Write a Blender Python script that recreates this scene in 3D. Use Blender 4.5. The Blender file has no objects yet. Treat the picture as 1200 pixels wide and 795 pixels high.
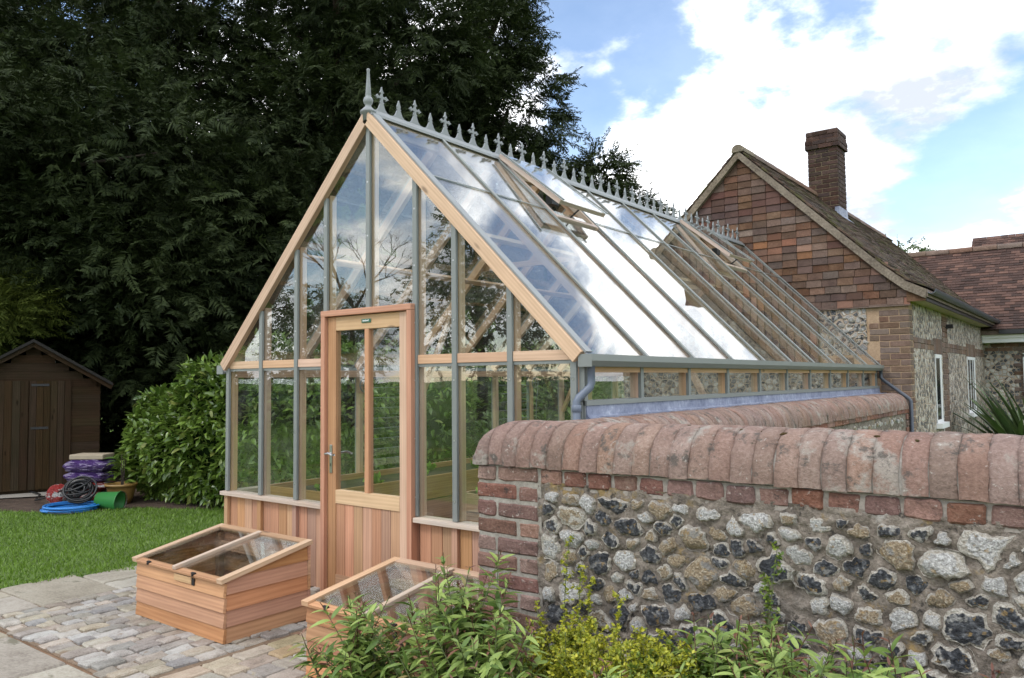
import bpy, bmesh, math, random
import numpy as np
from mathutils import Vector, Matrix, noise as mnoise

random.seed(7)
RNG = np.random.default_rng(7)
scene = bpy.context.scene
COL = scene.collection
R = math.radians

# ------------------------------------------------------------------ camera
cam_d = bpy.data.cameras.new('camera')
cam = bpy.data.objects.new('camera', cam_d)
COL.objects.link(cam)
cam_d.sensor_width = 36.0
cam_d.lens = 914.46 / 1200 * 36.0
cam_d.clip_start = 0.05
cam_d.clip_end = 2000
CAM = Vector((3.861, -3.5227, 1.4191))
yaw, pit, rol = R(37.328), R(2.98), R(-0.54)
fw = Vector((-math.sin(yaw) * math.cos(pit), math.cos(yaw) * math.cos(pit), math.sin(pit)))
rt = Vector((math.cos(yaw), math.sin(yaw), 0))
up = rt.cross(fw)
r2 = rt * math.cos(rol) + up * math.sin(rol)
u2 = up * math.cos(rol) - rt * math.sin(rol)
M = Matrix((r2, u2, -fw)).transposed().to_4x4()
M.translation = CAM
cam.matrix_world = M
scene.camera = cam

# ------------------------------------------------------------------ sky
SUN_EL, SUN_AZ = R(48), R(205)          # compass direction the light comes from (clockwise from +y)
world = bpy.data.worlds.new('World')
scene.world = world
world.use_nodes = True
wt = world.node_tree
wt.nodes.clear()


class NT:
    """tiny helper for node trees"""
    def __init__(self, t):
        self.t = t

    def n(self, kind, **kw):
        nd = self.t.nodes.new(kind)
        ins = kw.pop('ins', {})
        for k, v in kw.items():
            setattr(nd, k, v)
        for k, v in ins.items():
            if isinstance(v, bpy.types.NodeSocket):
                self.t.links.new(v, nd.inputs[k])
            else:
                nd.inputs[k].default_value = v
        return nd

    def math(self, op, a, b=None, c=None, clamp=False):
        nd = self.n('ShaderNodeMath', operation=op, use_clamp=clamp)
        for i, v in enumerate((a, b, c)):
            if v is None:
                continue
            if isinstance(v, bpy.types.NodeSocket):
                self.t.links.new(v, nd.inputs[i])
            else:
                nd.inputs[i].default_value = v
        return nd.outputs[0]

    def vmath(self, op, a, b=None):
        nd = self.n('ShaderNodeVectorMath', operation=op)
        for i, v in enumerate((a, b)):
            if v is None:
                continue
            if isinstance(v, bpy.types.NodeSocket):
                self.t.links.new(v, nd.inputs[i])
            else:
                nd.inputs[i].default_value = v
        return nd

    def ramp(self, fac, stops, interp='LINEAR'):
        nd = self.n('ShaderNodeValToRGB')
        cr = nd.color_ramp
        cr.interpolation = interp
        while len(cr.elements) < len(stops):
            cr.elements.new(0.5)
        for e, (p, c) in zip(cr.elements, stops):
            e.position = p
            if not hasattr(c, '__len__'):
                c = (c, c, c)
            e.color = (*c[:3], 1)
        self.t.links.new(fac, nd.inputs[0])
        return nd.outputs[0]

    def mix(self, fac, a, b, blend='MIX'):
        nd = self.n('ShaderNodeMix', data_type='RGBA', blend_type=blend)
        for sock, v in ((nd.inputs[0], fac), (nd.inputs[6], a), (nd.inputs[7], b)):
            if isinstance(v, bpy.types.NodeSocket):
                self.t.links.new(v, sock)
            elif sock is nd.inputs[0]:
                sock.default_value = v
            else:
                sock.default_value = (*v[:3], 1)
        return nd.outputs[2]

    def noise(self, vec, scale, detail=4, rough=0.55, **kw):
        nd = self.n('ShaderNodeTexNoise', ins={'Scale': scale, 'Detail': detail, 'Roughness': rough}, **kw)
        if vec is not None:
            self.t.links.new(vec, nd.inputs['Vector'])
        return nd.outputs[0]

    def link(self, a, b):
        self.t.links.new(a, b)


w = NT(wt)
tc = w.n('ShaderNodeTexCoord')
sky = w.n('ShaderNodeTexSky', sky_type='NISHITA', sun_disc=False, sun_elevation=SUN_EL, sun_rotation=SUN_AZ)
sky.air_density = 1.0
sky.dust_density = 0.3
sky.ozone_density = 1.6
dirn = w.vmath('NORMALIZE', tc.outputs['Generated']).outputs[0]
sep = w.n('ShaderNodeSeparateXYZ', ins={0: dirn})
zz = w.math('ADD', w.math('MAXIMUM', sep.outputs[2], 0.0), 0.30)
cu = w.math('DIVIDE', sep.outputs[0], zz)
cv = w.math('DIVIDE', sep.outputs[1], zz)
cvec = w.n('ShaderNodeCombineXYZ', ins={0: cu, 1: cv, 2: 42.97}).outputs[0]
n1 = w.noise(cvec, 1.35, 9, 0.56)
mask = w.ramp(n1, [(0.43, 0.05), (0.515, 1)], 'EASE')
n2 = w.noise(w.vmath('ADD', cvec, (7.3, 2.1, 0.4)).outputs[0], 2.1, 7, 0.6)
cloud = w.ramp(n2, [(0.34, (0.50, 0.54, 0.62)), (0.46, (1.15, 1.18, 1.24)), (0.60, (2.15, 2.15, 2.13))])
skyc = w.vmath('SCALE', sky.outputs[0])
skyc.inputs['Scale'].default_value = 0.15
final = w.mix(mask, skyc.outputs[0], cloud)
bg = w.n('ShaderNodeBackground', ins={'Color': final, 'Strength': 1.0})
wo = w.n('ShaderNodeOutputWorld', ins={0: bg.outputs[0]})

# ------------------------------------------------------------------ sun (behind thin cloud)
sd = bpy.data.lights.new('sun', 'SUN')
sd.energy = 0.7
sd.angle = R(11)
sd.color = (1.0, 0.95, 0.87)
sun = bpy.data.objects.new('sun', sd)
COL.objects.link(sun)
sdir = Vector((math.sin(SUN_AZ) * math.cos(SUN_EL), math.cos(SUN_AZ) * math.cos(SUN_EL), math.sin(SUN_EL)))
sun.rotation_euler = (-sdir).to_track_quat('-Z', 'Y').to_euler()
sun.location = sdir * 40

# ------------------------------------------------------------------ exposure and renderer
vs = scene.view_settings
vs.view_transform = 'Standard'
vs.look = 'None'
vs.exposure = 0.75
vs.gamma = 1.0
vs.use_curve_mapping = False
cy = scene.cycles
cy.use_denoising = True
cy.max_bounces = 7
cy.diffuse_bounces = 3
cy.glossy_bounces = 4
cy.transmission_bounces = 4
cy.transparent_max_bounces = 40
cy.caustics_reflective = False
cy.caustics_refractive = False
cy.use_adaptive_sampling = True
cy.adaptive_threshold = 0.015
cy.sample_clamp_indirect = 6.0

# ================================================================== helpers
WM = {}


def place(o, parent=None, mat=None):
    mat = mat or Matrix.Identity(4)
    COL.objects.link(o)
    o.matrix_basis = mat
    if parent is not None:
        o.parent = parent
        o.matrix_parent_inverse = WM[parent].inverted()
    WM[o] = mat.copy()
    return o


def tag(o, label, cat, group=None):
    o['label'] = label
    o['category'] = cat
    if group:
        o['group'] = group
    return o


def thing(name, label, cat, loc=(0, 0, 0), group=None):
    o = bpy.data.objects.new(name, None)
    o.empty_display_size = 0.2
    place(o, None, Matrix.Translation(loc))
    return tag(o, label, cat, group)


class MB:
    """collects solids with UVs (u along the longest side, in metres)"""
    def __init__(self):
        self.v, self.f, self.uv = [], [], []

    def hexa(self, c, ax, ay, az):
        c, ax, ay, az = Vector(c), Vector(ax), Vector(ay), Vector(az)
        b = len(self.v)
        L = (ax.length * 2, ay.length * 2, az.length * 2)
        lo = max(range(3), key=lambda i: L[i])
        ro = (random.random() * 50, random.random() * 50)
        S = [(i, j, k) for i in (-1, 1) for j in (-1, 1) for k in (-1, 1)]
        for i, j, k in S:
            self.v.append(c + ax * i + ay * j + az * k)
        flip = ax.cross(ay).dot(az) < 0
        for q, n in (((0, 1, 3, 2), 0), ((4, 6, 7, 5), 0), ((0, 4, 5, 1), 1), ((2, 3, 7, 6), 1), ((0, 2, 6, 4), 2), ((1, 5, 7, 3), 2)):
            if flip:
                q = q[::-1]
            self.f.append(tuple(b + t for t in q))
            o = [a for a in range(3) if a != n]
            ua, va = (lo, [a for a in o if a != lo][0]) if lo in o else (o[0], o[1])
            for t in q:
                s = S[t]
                self.uv.append((ro[0] + s[ua] * L[ua] / 2, ro[1] + s[va] * L[va] / 2 + n * 0.31))
        return self

    def box(self, x0, x1, y0, y1, z0, z1):
        return self.hexa(((x0 + x1) / 2, (y0 + y1) / 2, (z0 + z1) / 2), ((x1 - x0) / 2, 0, 0), (0, (y1 - y0) / 2, 0), (0, 0, (z1 - z0) / 2))

    def beam(self, p0, p1, w, h, upv=(0, 0, 1)):
        """w: width across, h: size along upv"""
        p0, p1 = Vector(p0), Vector(p1)
        d = p1 - p0
        s = d.cross(Vector(upv)).normalized()
        u = s.cross(d).normalized()
        return self.hexa((p0 + p1) / 2, d / 2, s * w / 2, u * h / 2)

    def poly(self, pts):
        b = len(self.v)
        self.v += [Vector(p) for p in pts]
        self.f.append(tuple(range(b, b + len(pts))))
        self.uv += [(p[0], p[2]) for p in pts]
        return self

    def prism(self, pts, d):
        """extrude a polygon by vector d"""
        d = Vector(d)
        n = len(pts)
        pts = [Vector(p) for p in pts]
        self.poly(pts[::-1])
        self.poly([p + d for p in pts])
        for i in range(n):
            a, c = pts[i], pts[(i + 1) % n]
            b = len(self.v)
            self.v += [a, c, c + d, a + d]
            self.f.append((b, b + 1, b + 2, b + 3))
            L = (c - a).length
            self.uv += [(0, 0), (L, 0), (L, d.length), (0, d.length)]
        return self

    def tube(self, pts, r, seg=8, closed=False, caps=True):
        pts = [Vector(p) for p in pts]
        n = len(pts)
        rs = r if hasattr(r, '__len__') else [r] * n
        b = len(self.v)
        prev = None
        for i, p in enumerate(pts):
            if closed:
                t = pts[(i + 1) % n] - pts[i - 1]
            else:
                t = pts[min(i + 1, n - 1)] - pts[max(i - 1, 0)]
            t.normalize()
            if prev is None:
                prev = t.orthogonal().normalized()
            s = (prev - t * prev.dot(t)).normalized()
            prev = s
            q = t.cross(s)
            for k in range(seg):
                a = 2 * math.pi * k / seg
                self.v.append(p + (s * math.cos(a) + q * math.sin(a)) * rs[i])
        for i in range(n if closed else n - 1):
            for k in range(seg):
                i2, k2 = (i + 1) % n, (k + 1) % seg
                self.f.append((b + i * seg + k, b + i2 * seg + k, b + i2 * seg + k2, b + i * seg + k2)[::-1])
                self.uv += [(i * 0.1, k / seg), ((i + 1) * 0.1, k / seg), ((i + 1) * 0.1, (k + 1) / seg), (i * 0.1, (k + 1) / seg)][::-1]
        if caps and not closed:
            self.f.append(tuple(b + k for k in range(seg)))
            self.uv += [(0, 0)] * seg
            self.f.append(tuple(b + (n - 1) * seg + k for k in reversed(range(seg))))
            self.uv += [(0, 0)] * seg
        return self

    def lathe(self, c, prof, seg=16):
        c = Vector(c)
        b = len(self.v)
        for r, z in prof:
            for k in range(seg):
                a = 2 * math.pi * k / seg
                self.v.append(c + Vector((r * math.cos(a), r * math.sin(a), z)))
        for i in range(len(prof) - 1):
            for k in range(seg):
                k2 = (k + 1) % seg
                self.f.append((b + i * seg + k, b + i * seg + k2, b + (i + 1) * seg + k2, b + (i + 1) * seg + k))
                self.uv += [(0, 0)] * 4
        return self

    def mesh(self, name, mat, smooth=False):
        me = bpy.data.meshes.new(name)
        me.from_pydata([tuple(v) for v in self.v], [], self.f)
        ul = me.uv_layers.new(name='UVMap')
        ul.data.foreach_set('uv', np.array(self.uv, dtype=np.float32).ravel())
        if smooth:
            me.polygons.foreach_set('use_smooth', [True] * len(me.polygons))
        me.materials.append(mat)
        me.update()
        return me

    def build(self, name, mat, parent=None, smooth=False, bevel=0, kind=None, label=None, loc=None):
        me = self.mesh(name, mat, smooth)
        o = bpy.data.objects.new(name, me)
        place(o, parent, Matrix.Translation(loc) if loc is not None else None)
        if bevel:
            b = o.modifiers.new('bevel', 'BEVEL')
            b.width = bevel
            b.segments = 2
            b.limit_method = 'ANGLE'
        if kind:
            o['kind'] = kind
        if label:
            o['label'] = label
        return o


def inst(name, me, parent, loc, rot=None, scale=None):
    """another piece that shares mesh data"""
    o = bpy.data.objects.new(name, me)
    m = Matrix.Translation(loc)
    if rot is not None:
        m = m @ (rot if isinstance(rot, Matrix) else Matrix.Rotation(rot, 4, 'Z'))
    if scale is not None:
        sx = scale if hasattr(scale, '__len__') else (scale,) * 3
        m = m @ Matrix.Diagonal((*sx, 1))
    return place(o, parent, m)


def np_mesh(name, V, F, mat, smooth=False):
    """V (n,3), F (m,k) arrays"""
    me = bpy.data.meshes.new(name)
    V = np.asarray(V, dtype=np.float32)
    F = np.asarray(F, dtype=np.int32)
    m, k = F.shape
    me.vertices.add(len(V))
    me.vertices.foreach_set('co', V.ravel())
    me.loops.add(m * k)
    me.loops.foreach_set('vertex_index', F.ravel())
    me.polygons.add(m)
    me.polygons.foreach_set('loop_start', np.arange(0, m * k, k, dtype=np.int32))
    if smooth:
        me.polygons.foreach_set('use_smooth', np.ones(m, dtype=bool))
    me.materials.append(mat)
    me.update(calc_edges=True)
    me.validate()
    return me


def mobj(name, me, parent=None, loc=None, kind=None):
    o = bpy.data.objects.new(name, me)
    place(o, parent, Matrix.Translation(loc) if loc is not None else None)
    if kind:
        o['kind'] = kind
    return o


def structure(o):
    o['kind'] = 'structure'
    return o


# ================================================================== materials
def new_mat(name):
    m = bpy.data.materials.new(name)
    m.use_nodes = True
    m.node_tree.nodes.clear()
    return m, NT(m.node_tree)


def finish(t, color, rough=0.7, bump=None, bstr=0.3, bdist=0.01, spec=0.5, metal=0.0, trans=None):
    p = t.n('ShaderNodeBsdfPrincipled')
    for s, v in (('Base Color', color), ('Roughness', rough), ('Specular IOR Level', spec), ('Metallic', metal)):
        if isinstance(v, bpy.types.NodeSocket):
            t.link(v, p.inputs[s])
        elif s == 'Base Color':
            p.inputs[s].default_value = (*v, 1)
        else:
            p.inputs[s].default_value = v
    if bump is not None:
        b = t.n('ShaderNodeBump', ins={'Strength': bstr, 'Distance': bdist, 'Height': bump})
        t.link(b.outputs[0], p.inputs['Normal'])
    out = p.outputs[0]
    if trans is not None:
        tr = t.n('ShaderNodeBsdfTranslucent')
        if isinstance(color, bpy.types.NodeSocket):
            t.link(color, tr.inputs[0])
        else:
            tr.inputs[0].default_value = (*color, 1)
        mx = t.n('ShaderNodeMixShader', ins={0: trans, 1: p.outputs[0], 2: tr.outputs[0]})
        out = mx.outputs[0]
    o = t.n('ShaderNodeOutputMaterial')
    t.link(out, o.inputs[0])


def m_wood(name, c1, c2, rnd=0.25, rough=0.62, grain=26, weather=0.0, wcol=(0.3, 0.28, 0.25), spec=0.5):
    m, t = new_mat(name)
    uv = t.n('ShaderNodeUVMap').outputs[0]
    oi = t.n('ShaderNodeObjectInfo').outputs['Random']
    off = t.n('ShaderNodeCombineXYZ', ins={0: t.math('MULTIPLY', oi, 37.0), 1: t.math('MULTIPLY', oi, 91.0)}).outputs[0]
    v = t.vmath('ADD', uv, off).outputs[0]
    sc = t.vmath('MULTIPLY', v, (1.1, grain, 1)).outputs[0]
    n = t.noise(sc, 1.6, 5, 0.6)
    wv = t.n('ShaderNodeTexWave', wave_type='BANDS', bands_direction='Y', ins={'Scale': 0.55, 'Distortion': 9.0, 'Detail': 2.0, 'Detail Scale': 0.6})
    t.link(sc, wv.inputs['Vector'])
    g = t.math('ADD', t.math('MULTIPLY', n, 0.86), t.math('MULTIPLY', wv.outputs['Fac'], 0.14))
    col = t.ramp(g, [(0.22, c1), (0.70, c2)])
    br = t.math('ADD', t.math('MULTIPLY', oi, rnd), 1.0 - rnd / 2)
    bl = t.noise(v, 2.3, 3, 0.5)
    br = t.math('MULTIPLY', br, t.math('ADD', t.math('MULTIPLY', bl, 0.35), 0.83))
    hs = t.n('ShaderNodeHueSaturation', ins={'Hue': t.math('ADD', t.math('MULTIPLY', t.math('FRACT', t.math('MULTIPLY', oi, 7.13)), 0.024), 0.488), 'Saturation': t.math('ADD', t.math('MULTIPLY', t.math('FRACT', t.math('MULTIPLY', oi, 3.7)), 0.3), 0.82), 'Value': br, 'Color': col})
    c = hs.outputs[0]
    if weather:
        wn = t.noise(v, 3.5, 5, 0.65)
        c = t.mix(t.ramp(wn, [(0.4, 0), (0.75, weather)]), c, wcol)
    kv = t.n('ShaderNodeTexVoronoi', feature='F1', ins={'Scale': 1.0})
    t.link(t.vmath('MULTIPLY', v, (2.3, 7.0, 1)).outputs[0], kv.inputs['Vector'])
    c = t.mix(t.ramp(kv.outputs['Distance'], [(0.05, 0.75), (0.11, 0.0)]), c, tuple(q * 0.35 for q in c1))
    finish(t, c, rough, g, 0.25, 0.004, spec)
    return m


def m_plain(name, col, rough=0.5, var=0.25, scale=8, spec=0.5, metal=0.0, bump=0.0, rnd=0.0, detail=5):
    m, t = new_mat(name)
    co = t.n('ShaderNodeTexCoord').outputs['Object']
    n = t.noise(co, scale, detail, 0.6)
    f = t.math('ADD', t.math('MULTIPLY', n, 2 * var), 1 - var)
    if rnd:
        oi = t.n('ShaderNodeObjectInfo').outputs['Random']
        f = t.math('MULTIPLY', f, t.math('ADD', t.math('MULTIPLY', oi, rnd), 1 - rnd / 2))
    c = t.vmath('SCALE', tuple(col))
    t.link(f, c.inputs['Scale'])
    finish(t, c.outputs[0], rough, n if bump else None, bump, 0.01, spec, metal)
    return m


def m_stone(name, stops, scale=9, fine=70, rough=0.85, rnd=0.3, spots=None, bstr=0.5, bdist=0.006, sat=0.25, hue=0.02, across=False):
    """mottled masonry piece; colour by piece and by noise; optional lichen spots (colour, threshold, scale)"""
    m, t = new_mat(name)
    tcn = t.n('ShaderNodeTexCoord').outputs['Object']
    oi = t.n('ShaderNodeObjectInfo').outputs['Random']
    v = t.vmath('ADD', tcn, t.n('ShaderNodeCombineXYZ', ins={0: t.math('MULTIPLY', oi, 53.0), 1: t.math('MULTIPLY', oi, 31.0), 2: t.math('MULTIPLY', oi, 17.0)}).outputs[0]).outputs[0]
    a = t.noise(v, scale, 5, 0.6)
    b = t.noise(v, fine, 4, 0.65)
    g = t.math('ADD', t.math('MULTIPLY', a, 0.5), t.math('MULTIPLY', b, 0.5))
    gc = t.math('ADD', t.math('MULTIPLY', t.math('SUBTRACT', g, 0.5), 1.45), 0.5)
    c = t.ramp(gc, stops)
    val = t.math('ADD', t.math('MULTIPLY', t.math('FRACT', t.math('MULTIPLY', oi, 5.31)), rnd), 1 - rnd / 2)
    hs = t.n('ShaderNodeHueSaturation', ins={'Hue': t.math('ADD', t.math('MULTIPLY', oi, hue), 0.5 - hue / 2), 'Saturation': t.math('ADD', t.math('MULTIPLY', t.math('FRACT', t.math('MULTIPLY', oi, 9.7)), 2 * sat), 1 - sat), 'Value': val, 'Color': c})
    c = hs.outputs[0]
    pos = t.n('ShaderNodeNewGeometry').outputs['Position']
    for col, th, scl in (spots or []):
        s = t.noise(pos if across else v, scl, 6, 0.7)
        c = t.mix(t.ramp(s, [(th, 0), (th + 0.07, 0.85)]), c, col)
    finish(t, c, rough, g, bstr, bdist, 0.3)
    return m


def m_leaf(name, c1, c2, tip=None, rough=0.45, trans=0.25, scale=1.3, spec=0.5, vary=0.5):
    m, t = new_mat(name)
    g = t.n('ShaderNodeNewGeometry')
    ri = g.outputs['Random Per Island']
    oi = t.n('ShaderNodeObjectInfo').outputs['Random']
    f = t.math('FRACT', t.math('ADD', ri, oi))
    n = t.noise(g.outputs['Position'], scale, 3, 0.6)
    f2 = t.math('ADD', t.math('MULTIPLY', f, vary), t.math('MULTIPLY', n, 1 - vary))
    c = t.ramp(f2, [(0.2, c1), (0.75, c2)])
    if tip is not None:
        c = t.mix(t.ramp(f, [(tip[1], 0), (tip[1] + 0.02, 1)]), c, tip[0])
    finish(t, c, rough, None, spec=spec, trans=trans)
    return m


def m_glass(name='glass', tint=(0.95, 0.975, 0.96), f0=0.085, dirt=0.04):
    m, t = new_mat(name)
    g = t.n('ShaderNodeNewGeometry')
    dt = t.vmath('DOT_PRODUCT', g.outputs['Incoming'], g.outputs['Normal']).outputs['Value']
    c = t.math('ABSOLUTE', dt)
    p5 = t.math('POWER', t.math('SUBTRACT', 1.0, c, clamp=True), 5.0)
    fr = t.math('ADD', t.math('MULTIPLY', p5, 1 - f0), f0, clamp=True)
    tr = t.n('ShaderNodeBsdfTransparent', ins={0: (*tint, 1)})
    nz = t.noise(g.outputs['Position'], 1.7, 2, 0.5)
    bp = t.n('ShaderNodeBump', ins={'Strength': 0.05, 'Distance': 0.02, 'Height': nz})
    gl = t.n('ShaderNodeBsdfGlossy', ins={'Color': (1, 1, 1, 1), 'Roughness': 0.0, 'Normal': bp.outputs[0]})
    mx = t.n('ShaderNodeMixShader', ins={0: fr, 1: tr.outputs[0], 2: gl.outputs[0]})
    # a little dust and dried drops
    dn = t.noise(g.outputs['Position'], 5.0, 6, 0.7)
    df = t.n('ShaderNodeBsdfDiffuse', ins={0: (0.6, 0.6, 0.58, 1)})
    m2 = t.n('ShaderNodeMixShader', ins={0: t.ramp(dn, [(0.45, 0), (0.8, dirt)]), 1: mx.outputs[0], 2: df.outputs[0]})
    o = t.n('ShaderNodeOutputMaterial')
    t.link(m2.outputs[0], o.inputs[0])
    return m


CEDAR = m_wood('cedar', (0.34, 0.172, 0.094), (0.53, 0.30, 0.175), rnd=0.36)
CEDAR_RED = m_wood('cedar_red', (0.33, 0.145, 0.072), (0.53, 0.27, 0.145), rnd=0.4)
CEDAR_PALE = m_wood('cedar_pale', (0.45, 0.275, 0.16), (0.63, 0.42, 0.265), rnd=0.15)
CEDAR_OLD = m_wood('cedar_silvered', (0.42, 0.29, 0.21), (0.62, 0.48, 0.38), rnd=0.15, weather=0.5, wcol=(0.45, 0.42, 0.4))
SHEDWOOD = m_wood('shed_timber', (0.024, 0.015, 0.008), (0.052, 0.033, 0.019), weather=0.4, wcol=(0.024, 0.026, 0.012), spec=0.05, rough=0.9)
BEDWOOD = m_wood('bed_timber', (0.26, 0.13, 0.055), (0.42, 0.24, 0.11))
GREY = m_plain('grey_paint', (0.20, 0.215, 0.205), 0.42, 0.12, 5)
GREYLT = m_plain('ridge_paint', (0.22, 0.235, 0.24), 0.5, 0.15, 12)
DARKPIPE = m_plain('pipe_paint', (0.055, 0.065, 0.085), 0.35, 0.15, 6)
BLUEPIPE = m_plain('blue_grey_pipe', (0.12, 0.145, 0.19), 0.4, 0.15, 6)
LEAD = m_stone('lead', [(0.3, (0.09, 0.12, 0.20)), (0.6, (0.22, 0.26, 0.36)), (0.8, (0.45, 0.49, 0.58))], 5, 28, 0.5, 0.1, bstr=0.15)
STEEL = m_plain('steel', (0.55, 0.55, 0.55), 0.3, 0.1, 10, metal=1.0)
BLACKM = m_plain('black_plastic', (0.012, 0.012, 0.013), 0.45, 0.3, 20)
WHITEP = m_plain('white_paint', (0.74, 0.74, 0.74), 0.5, 0.06, 5)
GLASS = m_glass()
ROOFGLASS = m_glass('roof_glass', (0.90, 0.93, 0.92), 0.13, 0.05)
DARKGLASS = m_plain('window_dark', (0.01, 0.012, 0.014), 0.05, 0.2, 3, spec=0.8)
MORTAR = m_stone('mortar', [(0.25, (0.07, 0.057, 0.045)), (0.5, (0.19, 0.155, 0.12)), (0.75, (0.33, 0.28, 0.225))], 9, 75, 0.95, 0.0,
                 spots=[((0.27, 0.185, 0.075), 0.575, 4.0), ((0.03, 0.027, 0.024), 0.565, 19.0), ((0.33, 0.31, 0.28), 0.62, 7.0)], bstr=1.0, bdist=0.02)
JOINT = m_stone('joint_mortar', [(0.3, (0.20, 0.175, 0.15)), (0.7, (0.37, 0.335, 0.295))], 9, 80, 0.95, 0.0, bstr=0.7)
BRICK = m_stone('red_brick', [(0.25, (0.10, 0.055, 0.045)), (0.52, (0.20, 0.108, 0.085)), (0.78, (0.31, 0.195, 0.16))], 12, 110, 0.9, 0.6,
                spots=[((0.40, 0.34, 0.30), 0.595, 40.0), ((0.055, 0.042, 0.038), 0.60, 16.0)], bstr=1.0, bdist=0.01)
COPING = m_stone('coping_brick', [(0.22, (0.13, 0.085, 0.068)), (0.5, (0.235, 0.155, 0.125)), (0.8, (0.34, 0.25, 0.21))], 7, 90, 0.92, 0.20,
                 spots=[((0.30, 0.27, 0.235), 0.55, 6.0), ((0.085, 0.075, 0.066), 0.565, 14.0), ((0.42, 0.39, 0.35), 0.62, 48.0), ((0.045, 0.04, 0.026), 0.63, 9.0)], bstr=1.0, bdist=0.012, hue=0.014, sat=0.15, across=True)
HBRICK = m_stone('house_brick', [(0.28, (0.10, 0.066, 0.050)), (0.55, (0.165, 0.112, 0.085)), (0.8, (0.24, 0.175, 0.14))], 8, 60, 0.9, 0.4, bstr=0.5)
CBRICK = m_stone('chimney_brick', [(0.28, (0.028, 0.018, 0.015)), (0.55, (0.058, 0.033, 0.026)), (0.8, (0.11, 0.065, 0.05))], 8, 60, 0.9, 0.6, bstr=0.5)
HMORTAR = m_stone('house_mortar', [(0.3, (0.29, 0.205, 0.15)), (0.7, (0.46, 0.345, 0.265))], 7, 60, 0.95, 0.0, bstr=0.6)
TILE = m_stone('hung_tile', [(0.28, (0.070, 0.042, 0.030)), (0.55, (0.130, 0.080, 0.057)), (0.8, (0.20, 0.135, 0.10))], 6, 60, 0.88, 0.65,
               spots=[((0.10, 0.095, 0.085), 0.62, 14.0)], bstr=0.5, sat=0.3, hue=0.018)
TILE_RED = m_stone('hung_tile_red', [(0.28, (0.16, 0.078, 0.048)), (0.6, (0.235, 0.115, 0.072))], 6, 60, 0.85, 0.3, bstr=0.5)
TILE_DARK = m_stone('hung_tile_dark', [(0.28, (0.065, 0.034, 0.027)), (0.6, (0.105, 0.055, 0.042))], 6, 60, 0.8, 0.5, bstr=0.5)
SETT = m_stone('granite_sett', [(0.28, (0.18, 0.155, 0.13)), (0.5, (0.31, 0.28, 0.24)), (0.78, (0.43, 0.40, 0.36))], 11, 130, 0.85, 0.45,
               spots=[((0.20, 0.14, 0.09), 0.60, 7.0)], bstr=0.7, sat=0.6, hue=0.04)
PAVER = m_stone('sandstone_paver', [(0.28, (0.20, 0.165, 0.115)), (0.5, (0.33, 0.275, 0.20)), (0.78, (0.44, 0.38, 0.29))], 8, 90, 0.88, 0.35,
                spots=[((0.36, 0.27, 0.09), 0.62, 5.0), ((0.10, 0.10, 0.06), 0.64, 9.0)], bstr=0.6, sat=0.5, hue=0.05)
FLAG = m_stone('york_flag', [(0.28, (0.21, 0.18, 0.14)), (0.5, (0.32, 0.285, 0.225)), (0.78, (0.41, 0.375, 0.31))], 3.0, 60, 0.88, 0.22,
               spots=[((0.13, 0.12, 0.08), 0.60, 3.0), ((0.45, 0.43, 0.40), 0.70, 5.0)], bstr=0.5, sat=0.3)
SOIL = m_stone('soil', [(0.28, (0.035, 0.022, 0.014)), (0.55, (0.075, 0.047, 0.03)), (0.8, (0.13, 0.085, 0.055))], 6, 50, 1.0, 0.0, bstr=1.0, bdist=0.02)
SANDJ = m_stone('sand_joint', [(0.28, (0.12, 0.075, 0.045)), (0.55, (0.21, 0.14, 0.085)), (0.8, (0.30, 0.21, 0.14))], 6, 70, 1.0, 0.0, bstr=1.0, bdist=0.01)
GRASSG = m_stone('turf', [(0.28, (0.045, 0.085, 0.009)), (0.6, (0.09, 0.155, 0.018)), (0.8, (0.13, 0.20, 0.03))], 2.5, 60, 1.0, 0.0, bstr=1.0)
BARK = m_stone('bark', [(0.28, (0.025, 0.018, 0.013)), (0.6, (0.06, 0.045, 0.033)), (0.8, (0.10, 0.08, 0.06))], 5, 40, 0.95, 0.0, bstr=1.0)
YEW = m_leaf('yew_leaf', (0.009, 0.016, 0.006), (0.040, 0.056, 0.017), rough=0.7, trans=0.15, scale=0.9, spec=0.15, vary=0.35)
YEWGOLD = m_leaf('golden_leaf', (0.03, 0.045, 0.008), (0.10, 0.125, 0.022), rough=0.7, trans=0.2, scale=0.9, spec=0.15)
BLADE = m_leaf('grass_blade', (0.075, 0.15, 0.012), (0.18, 0.30, 0.032), rough=0.5, trans=0.25, scale=1.6)
LAUREL = m_leaf('laurel_leaf', (0.045, 0.095, 0.013), (0.19, 0.28, 0.05), rough=0.28, trans=0.18, scale=1.6, spec=0.55, tip=((0.21, 0.24, 0.06), 0.94))
LAURELCORE = m_plain('hedge_core', (0.010, 0.020, 0.006), 1.0, 0.5, 9, spec=0.0)


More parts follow.
